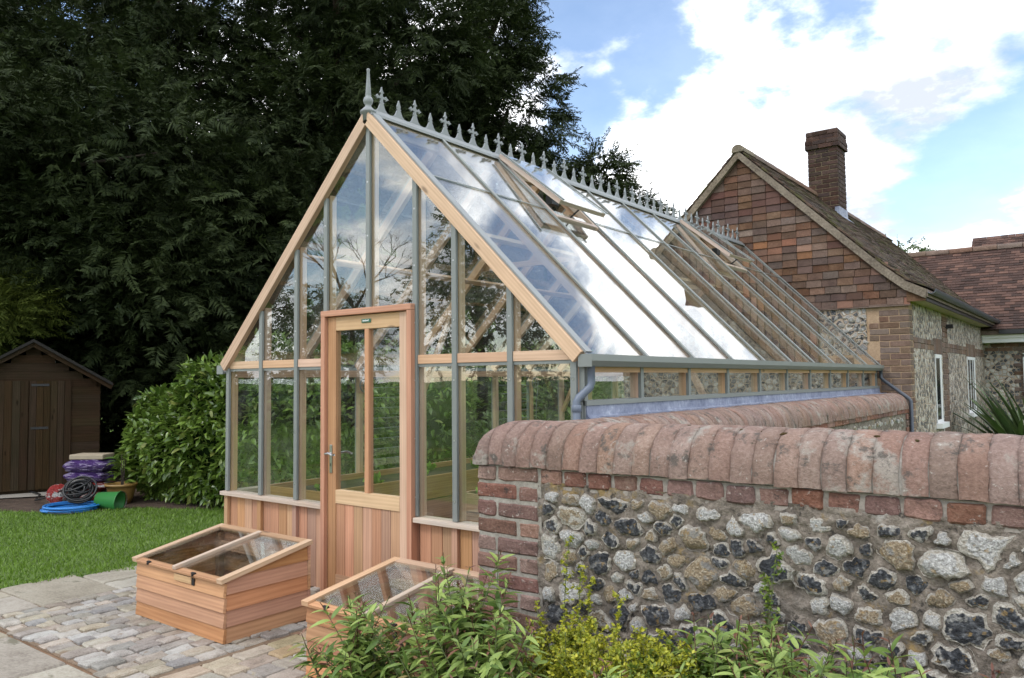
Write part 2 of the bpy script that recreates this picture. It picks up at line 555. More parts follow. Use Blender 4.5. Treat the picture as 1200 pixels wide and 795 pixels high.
def m_flint(name, near=False, mass=False):
    m, t = new_mat(name)
    co = t.n('ShaderNodeTexCoord').outputs['Object']
    oi = t.n('ShaderNodeObjectInfo').outputs['Random']
    if mass:
        co = t.vmath('MULTIPLY', co, (24, 24, 24)).outputs[0]
        oi = t.n('ShaderNodeNewGeometry').outputs['Random Per Island']
    v = t.vmath('ADD', co, t.n('ShaderNodeCombineXYZ', ins={0: t.math('MULTIPLY', oi, 53.0), 1: t.math('MULTIPLY', oi, 31.0), 2: t.math('MULTIPLY', oi, 17.0)}).outputs[0]).outputs[0]
    s = t.n('ShaderNodeSeparateXYZ', ins={0: co})
    nb = t.noise(v, 1.6, 5, 0.6)
    nf = t.noise(v, 7.0, 5, 0.65)
    ra = t.math('FRACT', t.math('MULTIPLY', oi, 13.7))
    rb = t.math('FRACT', t.math('MULTIPLY', oi, 29.3))
    sx_ = t.math('ADD', s.outputs[0], t.math('MULTIPLY', t.math('SUBTRACT', ra, 0.5), 0.7))
    sz_ = t.math('ADD', s.outputs[2], t.math('MULTIPLY', t.math('SUBTRACT', rb, 0.5), 0.7))
    r = t.math('SQRT', t.math('ADD', t.math('POWER', sx_, 2.0), t.math('POWER', sz_, 2.0)))
    rim = t.ramp(t.math('MULTIPLY', t.math('ADD', t.math('ADD', r, t.math('MULTIPLY', nb, 1.1)), t.math('MULTIPLY', rb, 0.3)), 0.5), [(0.605, 0), (0.64, 1)])
    if near:
        ed = t.n('ShaderNodeAttribute', attribute_name='edge').outputs['Fac']
        rim = t.ramp(t.math('ADD', t.math('MULTIPLY', ed, 0.62), t.math('ADD', t.math('MULTIPLY', nb, 0.42), t.math('MULTIPLY', rb, 0.16))), [(0.775, 0), (0.80, 1)])
    dark = t.ramp(t.noise(v, 3.2, 4, 0.55), [(0.36, (0.015, 0.016, 0.019)), (0.52, (0.055, 0.058, 0.065)), (0.64, (0.16, 0.165, 0.175)), (0.74, (0.36, 0.36, 0.36))])
    pale = t.ramp(nf, [(0.3, (0.16, 0.15, 0.14)), (0.48, (0.42, 0.405, 0.385)), (0.62, (0.70, 0.69, 0.67))])
    ochre = t.ramp(nf, [(0.3, (0.12, 0.085, 0.055)), (0.5, (0.30, 0.225, 0.14)), (0.66, (0.52, 0.45, 0.35))])
    core = t.mix(t.ramp(ra, [(0.40, 0), (0.41, 1)]), dark, pale)
    core = t.mix(t.ramp(ra, [(0.74, 0), (0.75, 1)]), core, ochre)
    ng = t.noise(v, 1.1, 4, 0.6)
    core = t.mix(t.ramp(ng, [(0.56, 0), (0.62, 0.8)]), core, t.mix(rb, (0.20, 0.20, 0.20), (0.60, 0.57, 0.52)))
    core = t.mix(t.ramp(t.noise(v, 2.4, 4, 0.6), [(0.60, 0), (0.66, 0.7)]), core, (0.34, 0.22, 0.08))
    cortex = t.ramp(nf, [(0.32, (0.26, 0.22, 0.17)), (0.5, (0.46, 0.42, 0.36)), (0.66, (0.64, 0.61, 0.56))])
    c = t.mix(rim, core, cortex)
    rough = t.ramp(rim, [(0, 0.28), (1, 0.85)])
    finish(t, c, rough, nf, 0.6, 0.08, 0.5)
    return m


FLINT = m_flint('flint')
FLINT_NEAR = m_flint('knapped_flint', True)
FLINT_MASS = m_flint('flint_rubble', True, True)


def m_flintwork(name):
    """far flint facing whose stones are too small to pick apart"""
    m, t = new_mat(name)
    co = t.n('ShaderNodeTexCoord').outputs['Object']
    d = t.noise(co, 14, 2, 0.5, noise_dimensions='3D')
    v = t.vmath('ADD', co, t.vmath('SCALE', t.n('ShaderNodeCombineXYZ', ins={0: d, 1: d, 2: d}).outputs[0]).outputs[0]).outputs[0]
    vo = t.n('ShaderNodeTexVoronoi', feature='DISTANCE_TO_EDGE', ins={'Scale': 15.0})
    t.link(co, vo.inputs['Vector'])
    vc = t.n('ShaderNodeTexVoronoi', feature='F1', ins={'Scale': 15.0})
    t.link(co, vc.inputs['Vector'])
    cell = t.n('ShaderNodeSeparateColor', ins={0: vc.outputs['Color']}).outputs[0]
    st = t.ramp(cell, [(0.0, (0.02, 0.022, 0.026)), (0.45, (0.07, 0.072, 0.08)), (0.6, (0.26, 0.25, 0.24)), (1.0, (0.56, 0.53, 0.48))])
    nf = t.noise(co, 60, 4, 0.6)
    st = t.mix(t.ramp(nf, [(0.5, 0), (0.7, 0.7)]), st, (0.5, 0.47, 0.42))
    e = t.ramp(vo.outputs[0], [(0.05, 0), (0.13, 1)])
    c = t.mix(e, (0.40, 0.315, 0.235), st)
    finish(t, c, 0.7, t.math('ADD', e, t.math('MULTIPLY', nf, 0.3)), 0.7, 0.02)
    return m


FLINTWORK = m_flintwork('flintwork')


def m_rooftile(name, c, moss=0.0):
    m, t = new_mat(name)
    g = t.n('ShaderNodeNewGeometry')
    ri = g.outputs['Random Per Island']
    n = t.noise(g.outputs['Position'], 1.1, 5, 0.65)
    nf = t.noise(g.outputs['Position'], 28, 4, 0.65)
    f = t.math('ADD', t.math('MULTIPLY', ri, 0.55), t.math('MULTIPLY', n, 0.45))
    col = t.ramp(f, [(0.2, c[0]), (0.55, c[1]), (0.85, c[2])])
    col = t.mix(t.ramp(nf, [(0.55, 0), (0.75, 0.6)]), col, (0.05, 0.042, 0.036))
    if moss:
        mn = t.noise(g.outputs['Position'], 3.0, 6, 0.7)
        col = t.mix(t.ramp(mn, [(0.52 - moss * 0.2, 0), (0.66 - moss * 0.2, 0.9)]), col, (0.085, 0.088, 0.028))
    finish(t, col, 0.9, nf, 0.6, 0.01, 0.3)
    return m


ROOFTILE = m_rooftile('roof_tile', ((0.036, 0.021, 0.017), (0.075, 0.041, 0.032), (0.15, 0.082, 0.06)))
ROOFMOSS = m_rooftile('mossy_roof_tile', ((0.04, 0.028, 0.022), (0.085, 0.055, 0.042), (0.14, 0.09, 0.065)), 0.18)


# ================================================================== shaped pieces shared by many objects
def rough_box(name, l, d, h, mat, seed, cuts=2, amp=0.004, bev=0.006, freq=14):
    bm = bmesh.new()
    bmesh.ops.create_cube(bm, size=1)
    bmesh.ops.scale(bm, vec=(l, d, h), verts=bm.verts)
    if bev:
        bmesh.ops.bevel(bm, geom=list(bm.edges), offset=bev, segments=1, affect='EDGES', profile=0.6)
    if cuts:
        bmesh.ops.subdivide_edges(bm, edges=[e for e in bm.edges if e.calc_length() > 0.03], cuts=cuts, use_grid_fill=True)
    for v in bm.verts:
        n = mnoise.noise_vector(v.co * freq + Vector((seed * 7.1, seed * 3.3, seed)))
        n2 = mnoise.noise_vector(v.co * freq * 3 + Vector((seed * 2.1, seed * 5.3, seed)))
        v.co += n * amp + n2 * amp * 0.5
    me = bpy.data.meshes.new(name)
    bm.to_mesh(me)
    bm.free()
    me.materials.append(mat)
    return me


def flint_mesh(name, seed, sub=3):
    bm = bmesh.new()
    bmesh.ops.create_icosphere(bm, subdivisions=sub, radius=1.0)
    rnd = random.Random(seed)
    planes = []
    for q in range(13):
        if q < 4:
            d_ = Vector((rnd.uniform(-0.6, 0.6), -1, rnd.uniform(-0.6, 0.6)))
        else:
            d_ = Vector((rnd.gauss(0, 1), rnd.uniform(-0.6, 0.3), rnd.gauss(0, 1)))
        planes.append((d_.normalized(), rnd.uniform(0.48, 0.92)))
    for v in bm.verts:
        o = Vector((seed * 3.7, seed * 1.9, seed * 5.1))
        k = 1 + 0.42 * mnoise.noise(v.co * 1.1 + o) + 0.22 * mnoise.noise(v.co * 2.6 + o)
        v.co *= k
        for n, dd in planes:
            e = v.co.dot(n) - dd
            if e > 0:
                v.co -= n * e * 0.93
        v.co += mnoise.noise_vector(v.co * 4 + o) * 0.06 + mnoise.noise_vector(v.co * 11 + o) * 0.02
    me = bpy.data.meshes.new(name)
    bm.to_mesh(me)
    bm.free()
    me.materials.append(FLINT)
    return me


FLINTS = [flint_mesh('flint_stone', s) for s in range(14)]
FLINTS_S = [flint_mesh('flint_cobble', 40 + s, 2) for s in range(8)]
STRETCH = [rough_box('brick', 0.213, 0.10, 0.063, BRICK, s, 4, 0.005, 0.007) for s in range(6)]
HEADER = [rough_box('brick', 0.102, 0.10, 0.063, BRICK, 20 + s, 4, 0.005, 0.007) for s in range(8)]

# ================================================================== ground
g = MB()
g.poly([(-400, -400, -0.05), (400, -400, -0.05), (400, 400, -0.05), (-400, 400, -0.05)])
structure(g.build('ground', GRASSG))


def sheet(name, pts, z, mat):
    m = MB()
    m.poly([(x, y, z) for x, y in pts])
    return structure(m.build(name, mat))


lawn_edge = [(-2.62, -3.4), (-2.33, -1.31), (-2.09, -0.48), (-1.75, 0.9), (-1.7, 8)]
sheet('lawn', lawn_edge + [(-3.4, 8), (-3.9, 1.6), (-5.0, 1.0), (-5.15, 0.45), (-6.0, 0.05), (-8.5, -1.2), (-9.0, -3.4)], 0.0, GRASSG)
sheet('bare_soil_ground', [(-5.0, 1.0), (-5.15, 0.45), (-6.0, 0.05), (-8.5, -1.2), (-14, -1.2), (-14, 12), (-3.4, 8), (-3.9, 1.6)], -0.004, SOIL)
sheet('planting_bed', [(0.95, -1.12), (1.62, -1.12), (1.62, -0.9), (6.5, -0.9), (6.5, -2.6), (1.1, -2.2)], 0.012, SOIL)
sheet('path_bedding', [(-2.33, -1.31), (-2.62, -3.4), (6.5, -3.4), (6.5, 0), (1.64, 0.0), (-1.62, 0.0), (-1.75, 0.9), (-2.09, -0.48)], -0.012, SANDJ)
sheet('shed_slab', [(-7.6, -0.5), (-6.5, 1.4), (-7.2, 2.3), (-9.0, 0.6)], 0.012, FLAG)

# --- lawn blades (nobody could count them)
def blades():
    n = 90000
    x = RNG.uniform(-8.6, -1.75, n)
    y = RNG.uniform(-2.2, 2.6, n)
    # keep inside the lawn outline
    ex = np.interp(y, [-3.4, -1.31, -0.48, 0.9, 8], [-2.62, -2.33, -2.09, -1.75, -1.7]) - 0.01 + 0.02 * np.sin(y * 9) + 0.02 * np.sin(y * 23 + 1)
    lx = np.interp(y, [-1.2, 0.05, 0.45, 1.0, 1.6, 3.0], [-8.5, -6.0, -5.15, -5.0, -3.9, -3.8]) + 0.05 * np.sin(y * 7)
    k = (x < ex) & (x > lx)
    x, y = x[k], y[k]
    n = len(x)
    h = RNG.uniform(0.018, 0.042, n)
    a = RNG.uniform(0, 2 * np.pi, n)
    wd = RNG.uniform(0.003, 0.006, n)
    ln = RNG.uniform(0.0, 0.035, n)
    b = RNG.uniform(0, 2 * np.pi, n)
    V = np.zeros((n, 3, 3))
    V[:, 0] = np.stack([x - wd * np.cos(a), y - wd * np.sin(a), np.full(n, 0.0)], 1)
    V[:, 1] = np.stack([x + wd * np.cos(a), y + wd * np.sin(a), np.full(n, 0.0)], 1)
    V[:, 2] = np.stack([x + ln * np.cos(b), y + ln * np.sin(b), h], 1)
    o = mobj('lawn_grass', np_mesh('lawn_grass', V.reshape(-1, 3), np.arange(3 * n).reshape(-1, 3), BLADE), kind='stuff')
    o['label'] = 'short green grass blades of the lawn'


blades()

# --- setts, pavers and flags
SETTS = [rough_box('sett', 0.125, 0.092, 0.08, SETT, 60 + s, 3, 0.006, 0.007, 13) for s in range(9)]
sett_bed = MB().box(-1.60, 0.16, -1.66, -0.02, -0.05, -0.008).build('sett_paving', SANDJ)
structure(sett_bed)
x = -1.565
while x < 0.12:
    y = -1.655 + random.uniform(-0.02, 0.02)
    while y < -0.06:
        L = random.uniform(0.085, 0.165)
        yc = y + L / 2
        hid = (-0.86 < x < -0.08 and -0.97 < yc < -0.55)
        if not hid and random.random() > 0.012:
            rz = Matrix.Rotation(math.pi / 2 + random.uniform(-0.09, 0.09), 4, 'Z') @ Matrix.Rotation(random.uniform(-0.05, 0.05), 4, 'X')
            inst('sett', random.choice(SETTS), sett_bed, (x + random.uniform(-0.008, 0.008), yc, -0.034 + random.uniform(-0.008, 0.006)), rz, ((L - 0.003) / 0.125, random.uniform(0.96, 1.05), 1))
        y += L + 0.003
    x += 0.096

PAVS = [rough_box('paver', 0.2, 0.2, 0.06, PAVER, 80 + s, 3, 0.005, 0.010, 9) for s in range(6)]
pav_bed = structure(MB().box(0.17, 1.60, -1.66, -0.02, -0.05, -0.010).build('paver_paving', SANDJ))
x = 0.17
while x < 1.55:
    wx = random.uniform(0.11, 0.17)
    y = -1.66 + random.uniform(-0.06, 0)
    while y < -0.06:
        L = random.uniform(0.12, 0.24)
        if not (x > 0.86 and -0.95 < y < -0.6):
            inst('paver', random.choice(PAVS), pav_bed, (x + wx / 2, y + L / 2, -0.026 + random.uniform(-0.004, 0.004)), Matrix.Rotation(random.uniform(-0.02, 0.02), 4, 'Z'), ((wx - 0.008) / 0.2, (L - 0.008) / 0.2, 1))
        y += L
    x += wx

FLAGS = [rough_box('flagstone', 0.6, 0.6, 0.06, FLAG, 90 + s, 5, 0.004, 0.010, 6) for s in range(4)]
flag_path = structure(MB().box(-2.30, -1.63, -3.3, 0.9, -0.05, -0.018).build('flagstone_path', SANDJ))
y = -3.25
for L in (0.72, 0.55, 0.66, 0.5, 0.78, 0.46, 0.6, 0.5):
    sh = -2.33 + (y + 1.31) * 0.24
    if -2.8 < y < 1:
        x0, x1 = sh + random.uniform(-0.01, 0.04), -1.615
        if random.random() < 0.5:
            xm = x0 + (x1 - x0) * random.uniform(0.4, 0.6)
            spans = [(x0, xm), (xm, x1)]
        else:
            spans = [(x0, x1)]
        for a, b in spans:
            inst('flagstone', random.choice(FLAGS), flag_path, ((a + b) / 2, y + L / 2, -0.026 + random.uniform(-0.003, 0.003)), Matrix.Rotation(random.uniform(-0.015, 0.015), 4, 'Z'), ((b - a - 0.012) / 0.6, (L - 0.012) / 0.6, 1))
    y += L
flag2 = structure(MB().box(-1.60, 3.2, -3.3, -1.675, -0.05, -0.018).build('flagstone_terrace', SANDJ))
for y0, y1 in ((-2.22, -1.68), (-2.74, -2.22), (-3.28, -2.74)):
    x = -1.62 - random.uniform(0, 0.2)
    while x < 3.1:
        L = random.uniform(0.55, 0.85)
        inst('flagstone', random.choice(FLAGS), flag2, (x + L / 2, (y0 + y1) / 2, -0.026 + random.uniform(-0.003, 0.003)), None, ((L - 0.012) / 0.6, (y1 - y0 - 0.012) / 0.6, 1))
        x += L
structure(MB().box(-1.5, 1.5, 0.08, 6.6, -0.05, 0.004).build('greenhouse_floor', FLAG))

# ================================================================== garden wall (L shaped: front leg along x, side leg along y)
AX0, AX1, AY0, AY1 = 1.645, 5.2, -0.88, -0.55      # front leg
BX0, BX1, BYE = 1.645, 1.975, 6.66                 # side leg
CZ = 1.055                                          # underside of the coping
CR, CH = 0.180, 0.185                               # coping half width and height
WALLC = thing('garden_wall', 'low flint and red brick garden wall with rounded brick coping, meeting the greenhouse', 'wall', ((AX0 + AX1) / 2, -0.7, 0))


def prof(t):
    """coping height above CZ at distance t from the axis"""
    t = min(abs(t) / CR, 1.0)
    return CH * (1 - t ** 2.3) ** 0.5


def mortar_face():
    nx, nz = 300, 120
    xs = np.linspace(1.97, AX1, nx)
    zs = np.linspace(0.0, 1.0, nz)
    V = []
    for z in zs:
        for xx in xs:
            p = Vector((xx, 0, z))
            dsp = 0.014 * mnoise.noise(p * 9) + 0.011 * mnoise.noise(p * 26) + 0.007 * mnoise.noise(p * 60)
            V.append((xx, AY0 + 0.002 - dsp, z))
    i = np.arange(nx - 1)[None, :] + nx * np.arange(nz - 1)[:, None]
    F = np.stack([i, i + 1, i + 1 + nx, i + nx], -1).reshape(-1, 4)
    mobj('mortar_face', np_mesh('mortar_face', V, F, MORTAR, True), WALLC)


mortar_face()
MB().box(AX0 + 0.012, AX1, AY0 + 0.03, AY1, 0, CZ - 0.002).build('wall_core', JOINT, WALLC)
MB().box(AX0 + 0.008, 1.985, AY0 + 0.006, AY0 + 0.06, 0, CZ - 0.004).build('quoin_joint', JOINT, WALLC)
MB().box(1.985, AX1, AY0 + 0.007, AY0 + 0.06, CZ - 0.084, CZ - 0.004).build('course_joint', JOINT, WALLC)
MB().box(BX0 + 0.01, BX1 - 0.008, AY1, BYE, 0, CZ - 0.002).build('wall_core', MORTAR, WALLC, label='side leg of the wall beside the greenhouse')
# quoin bricks
for k in range(12):
    zc = CZ - 0.0375 - 0.075 * k
    if zc < 0.15:
        break
    jj = lambda: random.uniform(-0.003, 0.003)
    if k % 2 == 0:
        inst('brick', random.choice(HEADER), WALLC, (AX0 + 0.052, AY0 + 0.05 + jj(), zc))
        inst('brick', random.choice(STRETCH), WALLC, (AX0 + 0.112 + 0.107, AY0 + 0.05 + jj(), zc + jj()))
    else:
        inst('brick', random.choice(STRETCH), WALLC, (AX0 + 0.107, AY0 + 0.05 + jj(), zc))
        inst('brick', random.choice(HEADER), WALLC, (AX0 + 0.224 + 0.052, AY0 + 0.05 + jj(), zc + jj()))
    inst('brick', random.choice(STRETCH), WALLC, (AX0 + 0.05, AY0 + 0.225, zc), Matrix.Rotation(math.pi / 2, 4, 'Z'))
x = AX0 + 0.34
while x < AX1 - 0.1:
    inst('brick', random.choice(HEADER), WALLC, (x + 0.052, AY0 + 0.05 + random.uniform(-0.006, 0.003), CZ - 0.039 + random.uniform(-0.004, 0.003)), Matrix.Rotation(random.uniform(-0.02, 0.02), 4, 'Y'))
    x += 0.1135
y = AY1
while y < BYE - 0.1:
    inst('brick', random.choice(STRETCH), WALLC, (BX1 - 0.045, y + 0.107, CZ - 0.039), Matrix.Rotation(math.pi / 2, 4, 'Z'))
    y += 0.226
for k in range(1, 8):
    inst('brick', random.choice(HEADER), WALLC, (BX1 - 0.04, BYE - 0.08 - (k % 2) * 0.03, CZ - 0.0375 - 0.075 * k), Matrix.Rotation(math.pi / 2, 4, 'Z'))

# flints, knapped and packed close: each its own irregular shape
def clip_half(poly, m_, d_):
    """keep the part of poly where (p - m_) . d_ <= 0"""
    out = []
    n_ = len(poly)
    for i in range(n_):
        p, q = poly[i], poly[(i + 1) % n_]
        a_, b_ = (p - m_).dot(d_), (q - m_).dot(d_)
        if a_ <= 0:
            out.append(p)
        if (a_ < 0 < b_) or (b_ < 0 < a_):
            out.append(p.lerp(q, a_ / (a_ - b_)))
    return out


def packed_flints():
    rnd = random.Random(23)
    AS = 1.30                                        # stones lie longer than they are high
    x0, x1, z0, z1 = 1.995, 5.15, 0.05, 0.968
    pts = []
    for tries in range(9000):
        p = Vector((rnd.uniform(x0, x1), rnd.uniform(z0, z1) * AS))
        rr = rnd.choice((0.050, 0.066, 0.084, 0.104, 0.126))
        if all((p - q[0]).length > (rr + q[1]) * 0.5 for q in pts):
            pts.append((p, rr))
    n_done = 0
    XV, XF, XE = [], [], []
    order = sorted(range(len(pts)), key=lambda i: -pts[i][0].y)
    for i in order:
        p, rr = pts[i]
        extra = p.y / AS < 0.30 + 0.11 * (p.x - 2.0) or p.x > 4.02 or n_done >= 298
        if rnd.random() < 0.05:
            continue
        poly = [Vector((x0, z0 * AS - 0.1)), Vector((x1 + 0.1, z0 * AS - 0.1)), Vector((x1 + 0.1, z1 * AS)), Vector((x0, z1 * AS))]
        for j, (q, r_) in enumerate(pts):
            if j != i and (q - p).length < 0.3:
                f = rr / (rr + r_)
                poly = clip_half(poly, p.lerp(q, f), q - p)
        if len(poly) < 3:
            continue
        poly = [Vector((v.x, v.y / AS)) for v in poly]
        c = sum(poly, Vector((0, 0))) / len(poly)
        # sample the outline by angle, then wobble it
        ns = 22
        rad = []
        for k in range(ns):
            a_ = 2 * math.pi * k / ns
            d = Vector((math.cos(a_), math.sin(a_)))
            best = 0.12
            for u, v in zip(poly, poly[1:] + poly[:1]):
                e = v - u
                den = d.x * e.y - d.y * e.x
                if abs(den) > 1e-9:
                    t_ = ((u.x - c.x) * e.y - (u.y - c.y) * e.x) / den
                    s_ = ((u.x - c.x) * d.y - (u.y - c.y) * d.x) / den
                    if t_ > 0 and -1e-6 <= s_ <= 1 + 1e-6:
                        best = min(best, t_)
            rad.append(best)
        rad = [0.25 * rad[k - 1] + 0.5 * rad[k] + 0.25 * rad[(k + 1) % ns] for k in range(ns)]
        gap = rnd.choice((0.002, 0.004, 0.007, 0.012))
        mean = sum(rad) / ns
        so_ = Vector((rnd.uniform(0, 90), rnd.uniform(0, 90), rnd.uniform(0, 90)))
        out = []
        for k in range(ns):
            a_ = 2 * math.pi * k / ns
            w_ = 0.96 + 0.42 * mnoise.noise(Vector((math.cos(a_) * 1.3, math.sin(a_) * 1.3, 0)) + so_) + 0.24 * mnoise.noise(Vector((math.cos(a_) * 3.6, math.sin(a_) * 3.6, 1)) + so_)
            out.append(max(0.008, (rad[k] - gap) * min(1.10, w_)))
        rel = rnd.uniform(0.008, 0.022)
        tilt = (rnd.gauss(0, 0.10), rnd.gauss(0, 0.16))
        facets = [(rnd.uniform(0, 6.28), rnd.uniform(0.1, 0.7), rnd.uniform(0.2, 0.75)) for _ in range(4)]
        V = []
        E_ = []
        rings = ((1.03, 0.030), (1.0, 0.004), (0.93, -0.45), (0.80, -0.75), (0.58, -0.95), (0.30, -1.0))
        for ri, (sc_, dep) in enumerate(rings):
            for k in range(ns):
                a_ = 2 * math.pi * k / ns
                X, Z = math.cos(a_) * out[k] * sc_, math.sin(a_) * out[k] * sc_
                if dep >= 0:
                    Y = dep
                else:
                    Y = dep * rel
                    for fa, fd, fs in facets:
                        e = (math.cos(fa) * X + math.sin(fa) * Z) / mean - fd
                        if e > 0:
                            Y += e * fs * rel * 1.5
                    Y += tilt[0] * X + tilt[1] * Z + 0.0035 * mnoise.noise(Vector((X, 0, Z)) * 55 + so_) + 0.002 * mnoise.noise(Vector((X, 0, Z)) * 130 + so_)
                V.append((X / mean, Y / mean, Z / mean))
                E_.append(min(1.0, sc_))
        V.append((0, (-rel * 1.02) / mean, 0))
        E_.append(0.0)
        F = []
        for ri in range(len(rings) - 1):
            for k in range(ns):
                k2 = (k + 1) % ns
                F.append((ri * ns + k, ri * ns + k2, (ri + 1) * ns + k2, (ri + 1) * ns + k))
        last = (len(rings) - 1) * ns
        for k in range(ns):
            F.append((last + k, last + (k + 1) % ns, len(V) - 1))
        if extra:
            b_ = len(XV)
            XV += [(c.x + q[0] * mean, AY0 - 0.002 + q[1] * mean, c.y + q[2] * mean) for q in V]
            XF += [tuple(b_ + i_ for i_ in f_) for f_ in F]
            XE += E_
            continue
        me = bpy.data.meshes.new('flint')
        me.from_pydata(V, [], F)
        at = me.attributes.new('edge', 'FLOAT', 'POINT')
        at.data.foreach_set('value', E_)
        me.materials.append(FLINT_NEAR)
        inst('flint', me, WALLC, (c.x, AY0 - 0.002 + rnd.uniform(-0.004, 0.006), c.y), None, mean)
        n_done += 1
    me = bpy.data.meshes.new('flint_rubble')
    me.from_pydata(XV, [], XF)
    me.attributes.new('edge', 'FLOAT', 'POINT').data.foreach_set('value', XE)
    me.materials.append(FLINT_MASS)
    mobj('flint_rubble', me, WALLC, kind='stuff')


packed_flints()
random.seed(22)
for y in np.arange(3.0, 6.4, 0.11):                 # side leg, seen beyond the front leg
    for zc in (0.92, 0.83, 0.74):
        s = random.uniform(0.03, 0.05)
        inst('flint_cobble', random.choice(FLINTS_S), WALLC, (BX1 - 0.01, y + random.uniform(-0.02, 0.02), zc + random.uniform(-0.015, 0.015)), Matrix.Rotation(math.pi / 2, 4, 'Z') @ Matrix.Rotation(random.uniform(-0.6, 0.6), 4, 'Y'), (s, s * 0.6, s * 0.8))


# coping bricks
def coping_mesh(seed, width, clip_x0=None):
    """one bull-nosed coping brick; local x across the joint direction, y over the wall; clip against the side leg's curve"""
    nx, na = 4, 18
    V = []
    o = Vector((seed * 3.1, seed * 1.7, seed * 0.9))
    outer = []
    for i in range(nx + 1):
        fx = -0.5 + i / nx
        edge = 1.0 if 0 < i < nx else 0.989
        ring = []
        for a in range(na + 1):
            th = math.pi * a / na
            yy = -math.cos(th)
            zz = math.sin(th)
            # superellipse
            yy = math.copysign(abs(yy) ** 0.87, yy) * CR
            zz = zz ** 0.87 * CH
            p = Vector((fx * width, yy * edge, zz * (edge if zz > 0.01 else 1)))
            p += mnoise.noise_vector(p * 16 + o) * 0.005 + mnoise.noise_vector(p * 45 + o) * 0.0032
            if clip_x0 is not None:
                h = prof(clip_x0 + fx * width - (BX0 + BX1) / 2) if clip_x0 + fx * width < (BX0 + BX1) / 2 else 9
                p.z = min(p.z, h + 0.004 * mnoise.noise(p * 30))
            ring.append(p)
        outer.append(ring)
    for ring in outer:
        V += ring
    n = na + 1
    F = []
    for i in range(nx):
        for a in range(na):
            b = i * n + a
            F.append((b, b + n, b + n + 1, b + 1))
    bl = len(V)
    for i in (0, nx):
        r_ = outer[i]
        V.append(Vector((r_[0].x, 0, 0)))
        c = len(V) - 1
        for a in range(na):
            q = (i * n + a, i * n + a + 1, c)
            F.append(q if i == 0 else q[::-1])
    V0 = [tuple(v) for v in V]
    me = bpy.data.meshes.new('coping_brick')
    me.from_pydata(V0, [], F)
    me.polygons.foreach_set('use_smooth', [True] * len(me.polygons))
    me.materials.append(COPING)
    return me


COPS = [coping_mesh(s, 0.0755) for s in range(7)]
CAY = (AY0 + AY1) / 2
CBX = (BX0 + BX1) / 2
x = AX0 - 0.008 + 0.034
k = 0
while x < AX1:
    me = coping_mesh(50 + k, 0.0755, x) if x < CBX + 0.08 else random.choice(COPS)
    inst('coping_brick', me, WALLC, (x, CAY + random.uniform(-0.003, 0.003), CZ + random.uniform(-0.003, 0.003)), Matrix.Rotation(random.uniform(-0.02, 0.02), 4, 'Z'))
    x += random.choice((0.0755, 0.0775, 0.0795))
    k += 1
y = AY1 + 0.02
while y < BYE - 0.03:
    inst('coping_brick', random.choice(COPS), WALLC, (CBX, y, CZ - 0.02 + random.uniform(-0.003, 0.003)), Matrix.Rotation(math.pi / 2 + random.uniform(-0.015, 0.015), 4, 'Z'))
    y += 0.0765


def half_round(mb, p0, p1, r, h):
    p0, p1 = Vector(p0), Vector(p1)
    d = (p1 - p0).normalized()
    s = d.cross(Vector((0, 0, 1)))
    pts = []
    for a in range(19):
        th = math.pi * a / 18
        yy = -math.cos(th)
        pts.append(p0 + s * (math.copysign(abs(yy) ** 0.87, yy) * r) + Vector((0, 0, math.sin(th) ** 0.87 * h)))
    mb.prism(pts, p1 - p0)


mb = MB()
half_round(mb, (CBX + 0.02, CAY, CZ), (AX1, CAY, CZ), CR - 0.009, CH - 0.009)
half_round(mb, (CBX, AY1 - 0.1, CZ - 0.02), (CBX, BYE, CZ - 0.02), CR - 0.009, CH - 0.009)
mb.build('coping_joint', JOINT, WALLC, smooth=False)
# moss cushions on the coping
MOSS = m_stone('moss', [(0.3, (0.03, 0.02, 0.008)), (0.6, (0.085, 0.06, 0.02)), (0.8, (0.16, 0.12, 0.04))], 30, 160, 1.0, 0.3, bstr=1.0)
moss_me = []
for i in range(3):
    c = FLINTS_S[i].copy()
    c.name = 'moss_cushion'
    c.materials.clear()
    c.materials.append(MOSS)
    moss_me.append(c)
for i in range(15):
    x = random.choice((random.gauss(2.72, 0.1), random.gauss(3.02, 0.1), random.uniform(2.4, 3.5)))
    a = random.uniform(0.9, 1.45)
    yy, zz = -math.cos(a) * CR, math.sin(a) ** 0.87 * CH
    s = random.uniform(0.006, 0.015)
    inst('moss_cushion', random.choice(moss_me), WALLC, (x, CAY + yy * 0.98, CZ + zz * 0.985), Matrix.Rotation(random.uniform(0, 3), 4, 'Z'), (s * 1.4, s, s * 0.45))

# ================================================================== greenhouse
random.seed(5)
GH = thing('greenhouse', 'cedar and grey metal glazed greenhouse with ridge cresting, built against the house', 'greenhouse', (0, 3.3, 0))
PB = 0.665
NB = 10
LG = PB * NB
SILL = 0.58
RT, RE, RX = 3.21, 1.555, 1.66
RN = math.hypot(RX, RT - RE)


def rp(s, y, side, off=0.0):
    nx, nz = (RT - RE) / RN, RX / RN
    return Vector((side * (RX * s + nx * off), y, RT - (RT - RE) * s + nz * off))


def under(x, off=-0.06):
    """z of the roof underside above gable position x"""
    p = rp(0.5, 0, 1, off)
    return p.z + (p.x - abs(x)) * (RT - RE) / RX


def slab(pts, d, name, mat, parent=GH, **kw):
    return MB().prism(pts, d).build(name, mat, parent, **kw)


BARS = [-1.6, -1.174, -0.756, -0.43, 0.43, 0.756, 1.174, 1.6]
